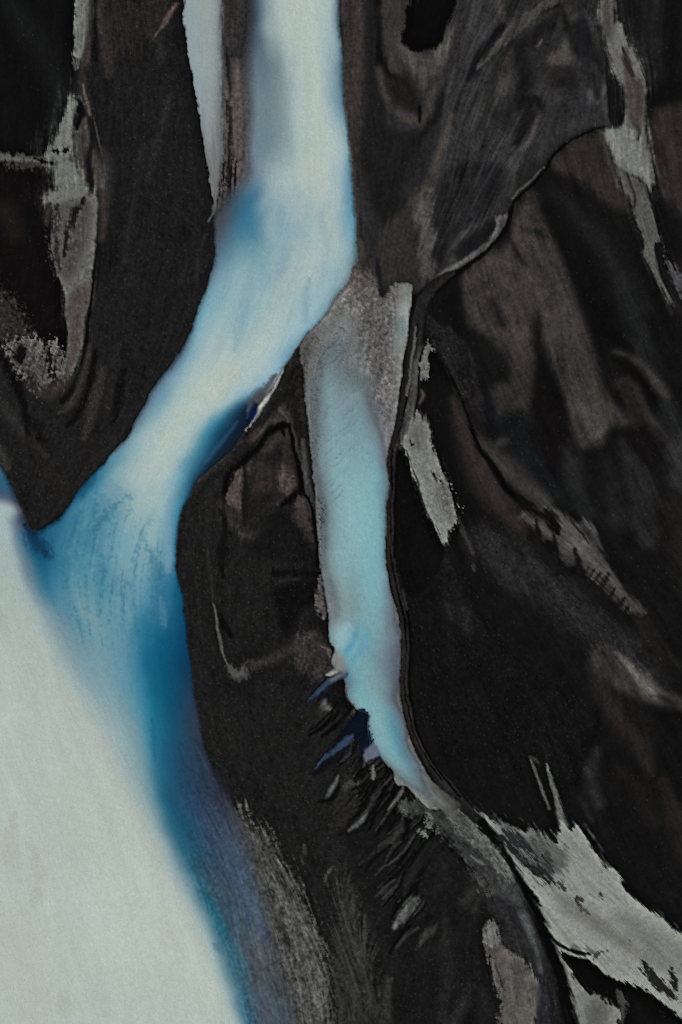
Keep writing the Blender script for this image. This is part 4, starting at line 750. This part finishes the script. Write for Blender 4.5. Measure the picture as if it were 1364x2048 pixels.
GRAIN += (.05 - GRAIN) * cm; SPARK *= 1 - cm; HGT *= 1 - .9 * cm; HGT -= .12 * cm
cw = cm * blue
WAT += (bed - WAT) * (sstep(.02, .3, cm) * (WM < .9))[..., None]
def CS(pts, col, s=.95, r=1, a=1):
    global bed
    keep = WAT.copy(); WAT[:] = bed; WS(pts, col, s, r, 0, a); bed = WAT.copy(); WAT[:] = keep
CS([(694,1250,6),(686,1272,13),(680,1290,8)], (142,176,182), a=.8)
CS([(716,1250,4),(706,1282,7),(692,1302,5)], (84,146,170), a=.75)
CS([(700,1262,3),(698,1280,5),(690,1294,3)], (120,168,180), a=.6)
CS([(668,1304,4),(674,1318,9),(676,1334,11),(662,1348,6)], (130,131,128), s=.9, r=1)
CS([(735,1265,6),(722,1300,8),(706,1325,6)], (92,150,172), a=.5)
CS([(745,1080,14),(742,1150,16),(752,1210,10)], (118,170,180), a=.5)
ALB += (bed * np.array((.985, .98, .975), F) - ALB) * cm[..., None]
WAT += (bed - WAT) * (sstep(.02, .3, cm) * (WM < .9))[..., None]
SIDE = (cm > .05) & (cw > WM)
WM = np.maximum(WM, cw)
# pale spit and the slits of still, blue water on the delta
S([(672,1304,4),(680,1316,8),(682,1332,8),(668,1344,6),(654,1350,3)], (128,132,130), s=.8, r=1, g=.8, spark=0)
S([(694,1362,1.5),(694,1380,3),(700,1398,3.5),(708,1410,2)], (112,108,102), s=.9, r=.6)
POOLS = []
def pool(pts, col, f=1.6, r=.8, g=.6):
    sl, al = area([(x, y) for x, y in pts], f, r, g); m = np.zeros((NY, NX), F); m[sl] = al
    wput(sl, sstep(0, .15, al), col); WM[sl] = np.maximum(WM[sl], al * F(.82)); HGT[sl] *= 1 - al; return m
S([(696,1346,4),(676,1358,8),(654,1376,8),(634,1396,6)], (17,18,24), s=1, r=1, spark=0)
P1 = pool([(690,1344),(674,1349),(652,1362),(632,1382),(613,1406),(626,1397),(646,1381),(668,1364),(692,1354)], (54,74,95), f=3.2)
WS([(690,1342,4),(678,1350,6),(664,1360,4)], (108,114,120), s=1)
WS([(640,1386,2),(626,1396,3),(614,1405,3)], (40,60,84), s=1)
S([(690,1500,8),(664,1522,8),(640,1540,6),(622,1548,3)], (16,17,21), s=1, r=1)
P2 = pool([(738,1430),(726,1421),(710,1432),(698,1448),(684,1464),(690,1476),(706,1474),(716,1482),(728,1500),(736,1494),(742,1478),(735,1454)], (11,21,35), r=2, g=2, f=6)
WS([(700,1446,4),(704,1464,8),(716,1480,6)], (11,19,32), s=1, r=2, g=2, a=.8)
P3 = pool([(706,1468),(692,1476),(674,1488),(656,1506),(630,1537),(650,1523),(676,1504),(700,1486)], (54,73,97), f=3.2)
sl_, al_ = area([(736,1494),(748,1487),(756,1494),(760,1508),(746,1515),(731,1524),(728,1508)], 3.2, .8, .5); wput(sl_, al_, (92,104,116)); WM[sl_] = np.maximum(WM[sl_], al_); HGT[sl_] -= .1 * al_
SIDE[sl_] |= al_ > .05
S([(756,1514,4),(764,1516,6),(772,1526,4)], (20,26,44), s=.9, r=1)
S([(728,1470,4),(732,1486,6)], (15,24,42), s=.9)
# ---------------------------------------------------------------- grain, stones and relief
for c in range(3):                                          # unsharp mask paints stronger local contrast into the ground colour, for sharper relief
    a_ = ALB[..., c]; ALB[..., c] = np.clip(a_ + .34 * (a_ - blur(a_, 2, 2)) + .22 * (a_ - blur(a_, 9, 2)), 5, 160)
lum = ALB.mean(-1)
pale = 1 - .85 * np.maximum.reduce(list(MASK.values()))
tex = GRAIN * (.30 * G0 + .48 * G1 + .14 * SF) + STRK * (.45 * SL + .22 * SF) + pale * ((.04 + .03 * sstep(820, 900, X)) * SB + (.05 + .06 * sstep(820, 900, X)) * B1 + .04 * B3)
ALB *= np.clip(1 + tex, .35, 1.9)[..., None]
st = rng.random((NY, NX)).astype(F)
stone = (st < .020 * SPARK) * rng.uniform(.12, .95, (NY, NX)).astype(F)
ALB += stone[..., None] * np.array((34, 33.5, 32), F)
WAT *= np.clip(1 + .016 * G0 + .008 * G1 + .004 * SF, .9, 1.1)[..., None]
shal = sstep(1350, 1600, Y) * sstep(330, 420, X) * sstep(118, 88, WAT.mean(-1))
WAT *= (1 + shal * (.055 * G1 + .04 * SF + .03 * SL))[..., None]
TURB = WM
near = blur(np.maximum(WM, (WM > .3).astype(F)), 5, 2)
HGT = blur(HGT, 1, 2)
Z = (.10 + HGT + .014 * SL + .006 * SF + .008 * G1 + .05 * B1 + .05 * B2) * (1 - near)
Z = np.maximum(Z, .012) * (1 - sstep(.0, .25, WM)) - .10 * sstep(.02, .5, near) * sstep(.01, .2, WM)
far = np.maximum(np.maximum(-110 - X, X - 1474), np.maximum(-110 - Y, Y - 2158)); Z = np.where(far > 0, Z * np.exp(-np.maximum(far, 0) / 400) + 0, Z)
#BLENDER
import bpy
from mathutils import Vector
scene = bpy.context.scene; scene.render.engine = 'CYCLES'
KEY = np.array((.692, .698, .749))              # light on a level white surface, per channel
def lin(c):
    c = np.clip(c, 0, 255) / 255
    return np.where(c < .04045, c / 12.92, ((c + .055) / 1.055) ** 2.4) / KEY
ga = np.ones((NY, NX, 4), F); ga[..., :3] = lin(ALB)
wa = np.ones((NY, NX, 4), F); wa[..., :3] = lin(WAT); wa[..., 3] = np.clip(TURB, 0, 1)
PX, PY = (X - OX) * U, (OY - Y) * U

def sheet(name, faces, z, col, attr, mat, label):
    """one mesh from the quads of the image-coordinate grid flagged in faces"""
    jj, ii = np.nonzero(faces)
    a = jj * NX + ii
    quads = np.stack([a, a + NX, a + NX + 1, a + 1], 1)
    used, inv = np.unique(quads, return_inverse=True); inv = inv.reshape(-1)
    me = bpy.data.meshes.new(name)
    co = np.stack([PX.ravel()[used], PY.ravel()[used], z.ravel()[used]], 1).astype(np.float32)
    nq = len(quads)
    me.vertices.add(len(used)); me.vertices.foreach_set('co', co.ravel())
    me.loops.add(nq * 4); me.loops.foreach_set('vertex_index', inv.astype(np.int32))
    me.polygons.add(nq); me.polygons.foreach_set('loop_start', np.arange(0, nq * 4, 4, dtype=np.int32))
    me.polygons.foreach_set('use_smooth', np.ones(nq, bool))
    me.update(calc_edges=True)
    at = me.color_attributes.new(attr, 'FLOAT_COLOR', 'POINT')
    at.data.foreach_set('color', col.reshape(-1, 4)[used].astype(np.float32).ravel())
    me.materials.append(mat)
    ob = bpy.data.objects.new(name, me); scene.collection.objects.link(ob)
    ob['kind'] = 'structure'; ob['label'] = label
    return ob

def nodes(name):
    m = bpy.data.materials.new(name); m.use_nodes = True; t = m.node_tree; t.nodes.clear()
    return m, t, lambda ty, **k: new(t, ty, k)
def new(t, ty, k):
    n = t.nodes.new(ty)
    for a, v in k.items():
        if a in n.inputs: n.inputs[a].default_value = v
        else: setattr(n, a, v)
    return n
def sand_material():
    m, t, N = nodes('volcanic_sand'); L = t.links.new
    out = N('ShaderNodeOutputMaterial'); b = N('ShaderNodeBsdfPrincipled', Roughness=.95)
    b.inputs['Specular IOR Level'].default_value = .04
    at = N('ShaderNodeAttribute', attribute_name='sediment_and_shade')  # sediment colours, with a painted blade shadow and relief contrast in them
    tc = N('ShaderNodeNewGeometry')
    n1 = N('ShaderNodeTexNoise', Scale=4.6, Detail=3.0, Roughness=.75); n2 = N('ShaderNodeTexNoise', Scale=2.2, Detail=4.0, Roughness=.6)
    L(tc.outputs['Position'], n1.inputs['Vector']); L(tc.outputs['Position'], n2.inputs['Vector'])
    r1 = N('ShaderNodeMapRange'); r1.inputs['From Min'].default_value = .25; r1.inputs['From Max'].default_value = .75; r1.inputs['To Min'].default_value = .72; r1.inputs['To Max'].default_value = 1.28
    L(n1.outputs['Fac'], r1.inputs['Value'])
    mx = N('ShaderNodeMix', data_type='RGBA', blend_type='MULTIPLY'); mx.inputs['Factor'].default_value = 1
    L(at.outputs['Color'], mx.inputs['A']); L(r1.outputs['Result'], mx.inputs['B']); L(mx.outputs['Result'], b.inputs['Base Color'])
    bp = N('ShaderNodeBump', Strength=.55, Distance=.06)
    ad = N('ShaderNodeMath', operation='ADD'); L(n1.outputs['Fac'], ad.inputs[0]); L(n2.outputs['Fac'], ad.inputs[1])
    L(ad.outputs[0], bp.inputs['Height']); L(bp.outputs['Normal'], b.inputs['Normal'])
    L(b.outputs[0], out.inputs[0]); return m
def water_material():
    m, t, N = nodes('silty_meltwater'); L = t.links.new
    out = N('ShaderNodeOutputMaterial'); b = N('ShaderNodeBsdfPrincipled', Roughness=.3, IOR=1.33)
    b.inputs['Specular IOR Level'].default_value = .12
    at = N('ShaderNodeAttribute', attribute_name='silt')
    tc = N('ShaderNodeNewGeometry')
    n1 = N('ShaderNodeTexNoise', Scale=5.5, Detail=3.0, Roughness=.65); L(tc.outputs['Position'], n1.inputs['Vector'])
    r1 = N('ShaderNodeMapRange'); r1.inputs['From Min'].default_value = .25; r1.inputs['From Max'].default_value = .75; r1.inputs['To Min'].default_value = .93; r1.inputs['To Max'].default_value = 1.07
    L(n1.outputs['Fac'], r1.inputs['Value'])
    mx = N('ShaderNodeMix', data_type='RGBA', blend_type='MULTIPLY'); mx.inputs['Factor'].default_value = 1
    L(at.outputs['Color'], mx.inputs['A']); L(r1.outputs['Result'], mx.inputs['B']); L(mx.outputs['Result'], b.inputs['Base Color'])
    bp = N('ShaderNodeBump', Strength=.12, Distance=.05); L(n1.outputs['Fac'], bp.inputs['Height']); L(bp.outputs['Normal'], b.inputs['Normal'])
    tr = N('ShaderNodeBsdfTransparent'); ms = N('ShaderNodeMixShader')
    L(at.outputs['Alpha'], ms.inputs[0]); L(tr.outputs[0], ms.inputs[1]); L(b.outputs[0], ms.inputs[2]); L(ms.outputs[0], out.inputs[0]); return m
SAND, WATER = sand_material(), water_material()

# ---------------------------------------------------------------- which quads belong to what
def inside(pts):
    sl, al = area(pts, 2, 0); m = np.zeros((NY, NX), bool); m[sl] = al > .5; return m
q = lambda m: m[:-1, :-1]
dry = WM < .5
left_bar = inside([(168,-300),(375,-300),(390,100),(412,270),(432,392),(432,500),(398,630),(344,736),(274,845),(209,935),(149,1005),(75,1070),(44,1052),(16,975),(-6,935),(-30,780),(10,705),(45,780),(100,800),(150,760),(182,600),(190,480),(205,390),(205,330),(184,240),(170,160)]) & dry
mid_bar = inside([(604,686),(560,735),(516,808),(486,866),(436,916),(388,958),(358,1020),(345,1120),(362,1200),(376,1330),(394,1450),(436,1566),(486,1650),(556,1720),(636,1880),(690,2300),(1140,2300),(1112,2000),(1080,1880),(995,1720),(880,1612),(800,1566),(735,1454),(690,1364),(668,1302),(655,1222),(640,1112),(634,1040),(622,900),(608,760)]) & dry
mid_bar &= ~((cm > .5))
flats = {}
taken = np.zeros((NY, NX), bool)
for key, lab in (('silt_lower', 'broad pale grey silt flat spreading across the dark plain, lower right'), ('silt_middle', 'short pale silt streak beside the black crack east of the turquoise channel'),
                 ('silt_upper', 'long pale silt streak winding down the upper right edge'), ('silt_left', 'pale ragged silt tongue between black flats on the upper left')):
    m = (MASK[key] > .5) & dry & ~taken; flats[key] = (m, lab); taken |= m
left_bar &= ~taken; mid_bar &= ~taken
rest = ~(left_bar | mid_bar | taken)
full = np.ones((NY - 1, NX - 1), bool)
sheet('ground', full & q(rest), Z, ga, 'sediment_and_shade', SAND, 'dark volcanic sand plain streaked with brown and grey silt')
sheet('sand_bar', q(left_bar), Z, ga, 'sediment_and_shade', SAND, 'pointed black sand bar on the left bank of the milky river')
sheet('sand_bar', q(mid_bar), Z, ga, 'sediment_and_shade', SAND, 'long black sand bar between the milky river and the turquoise channel')
for m, lab in flats.values(): sheet('silt_flat', q(m), Z, ga, 'sediment_and_shade', SAND, lab)

wz = np.zeros((NY, NX), F)
def cover(m): return m[:-1, :-1] | m[1:, :-1] | m[:-1, 1:] | m[1:, 1:]
wet = cover(WM > .012); done = np.zeros_like(wet)
for m, nm, lab in ((P1 > .03, 'pool', 'narrow blue pool, the upper slit on the black delta'), (P2 > .03, 'pool', 'small navy pool against the left edge of the turquoise channel'),
                   (P3 > .03, 'pool', 'narrow slate blue pool, the lower slit on the black delta'), (SIDE, 'side_channel', 'turquoise side channel with a grainy shoal at its head'),
                   ((veil > .03), 'stream', 'narrow pale grey stream beside the milky river at the top'), (WM > .012, 'river', 'wide milky white river fanning out into deep blue and joining the pale reach')):
    f = wet & cover(m) & ~done; done |= f
    sheet(nm, f, wz, wa, 'silt', WATER, lab)

# ---------------------------------------------------------------- light, sky, camera
EL, AZ = math.radians(42), math.radians(-40)                # soft light through thin cloud, from the north-west
w = bpy.data.worlds.new('World'); scene.world = w; w.use_nodes = True
t = w.node_tree; bg = t.nodes['Background']
sky = t.nodes.new('ShaderNodeTexSky'); sky.sky_type = 'NISHITA'; sky.sun_disc = False
sky.sun_elevation = EL; sky.sun_rotation = AZ; sky.dust_density = 3.0; sky.air_density = 1.0
t.links.new(sky.outputs[0], bg.inputs[0]); bg.inputs[1].default_value = .10
sun = bpy.data.lights.new('sun', 'SUN'); sun.energy = 1.4; sun.angle = math.radians(10); sun.color = (1, .95, .88)
so = bpy.data.objects.new('sun', sun); scene.collection.objects.link(so)
d = Vector((math.sin(AZ) * math.cos(EL), math.cos(AZ) * math.cos(EL), math.sin(EL)))
so.rotation_euler = d.to_track_quat('Z', 'Y').to_euler(); so.location = d * 300
cam = bpy.data.cameras.new('camera'); co_ = bpy.data.objects.new('camera', cam); scene.collection.objects.link(co_)
HC = 220.0
co_.location = (0, 0, HC); co_.rotation_euler = (0, 0, 0)
cam.sensor_fit = 'VERTICAL'; cam.angle_y = 2 * math.atan(102.4 / HC); cam.clip_start = 1; cam.clip_end = 5000
scene.camera = co_
scene.cycles.use_denoising = False; scene.cycles.filter_width = 1.1
scene.view_settings.view_transform = 'Standard'; scene.view_settings.look = 'None'; scene.view_settings.gamma = 1
scene.view_settings.exposure = 0.0
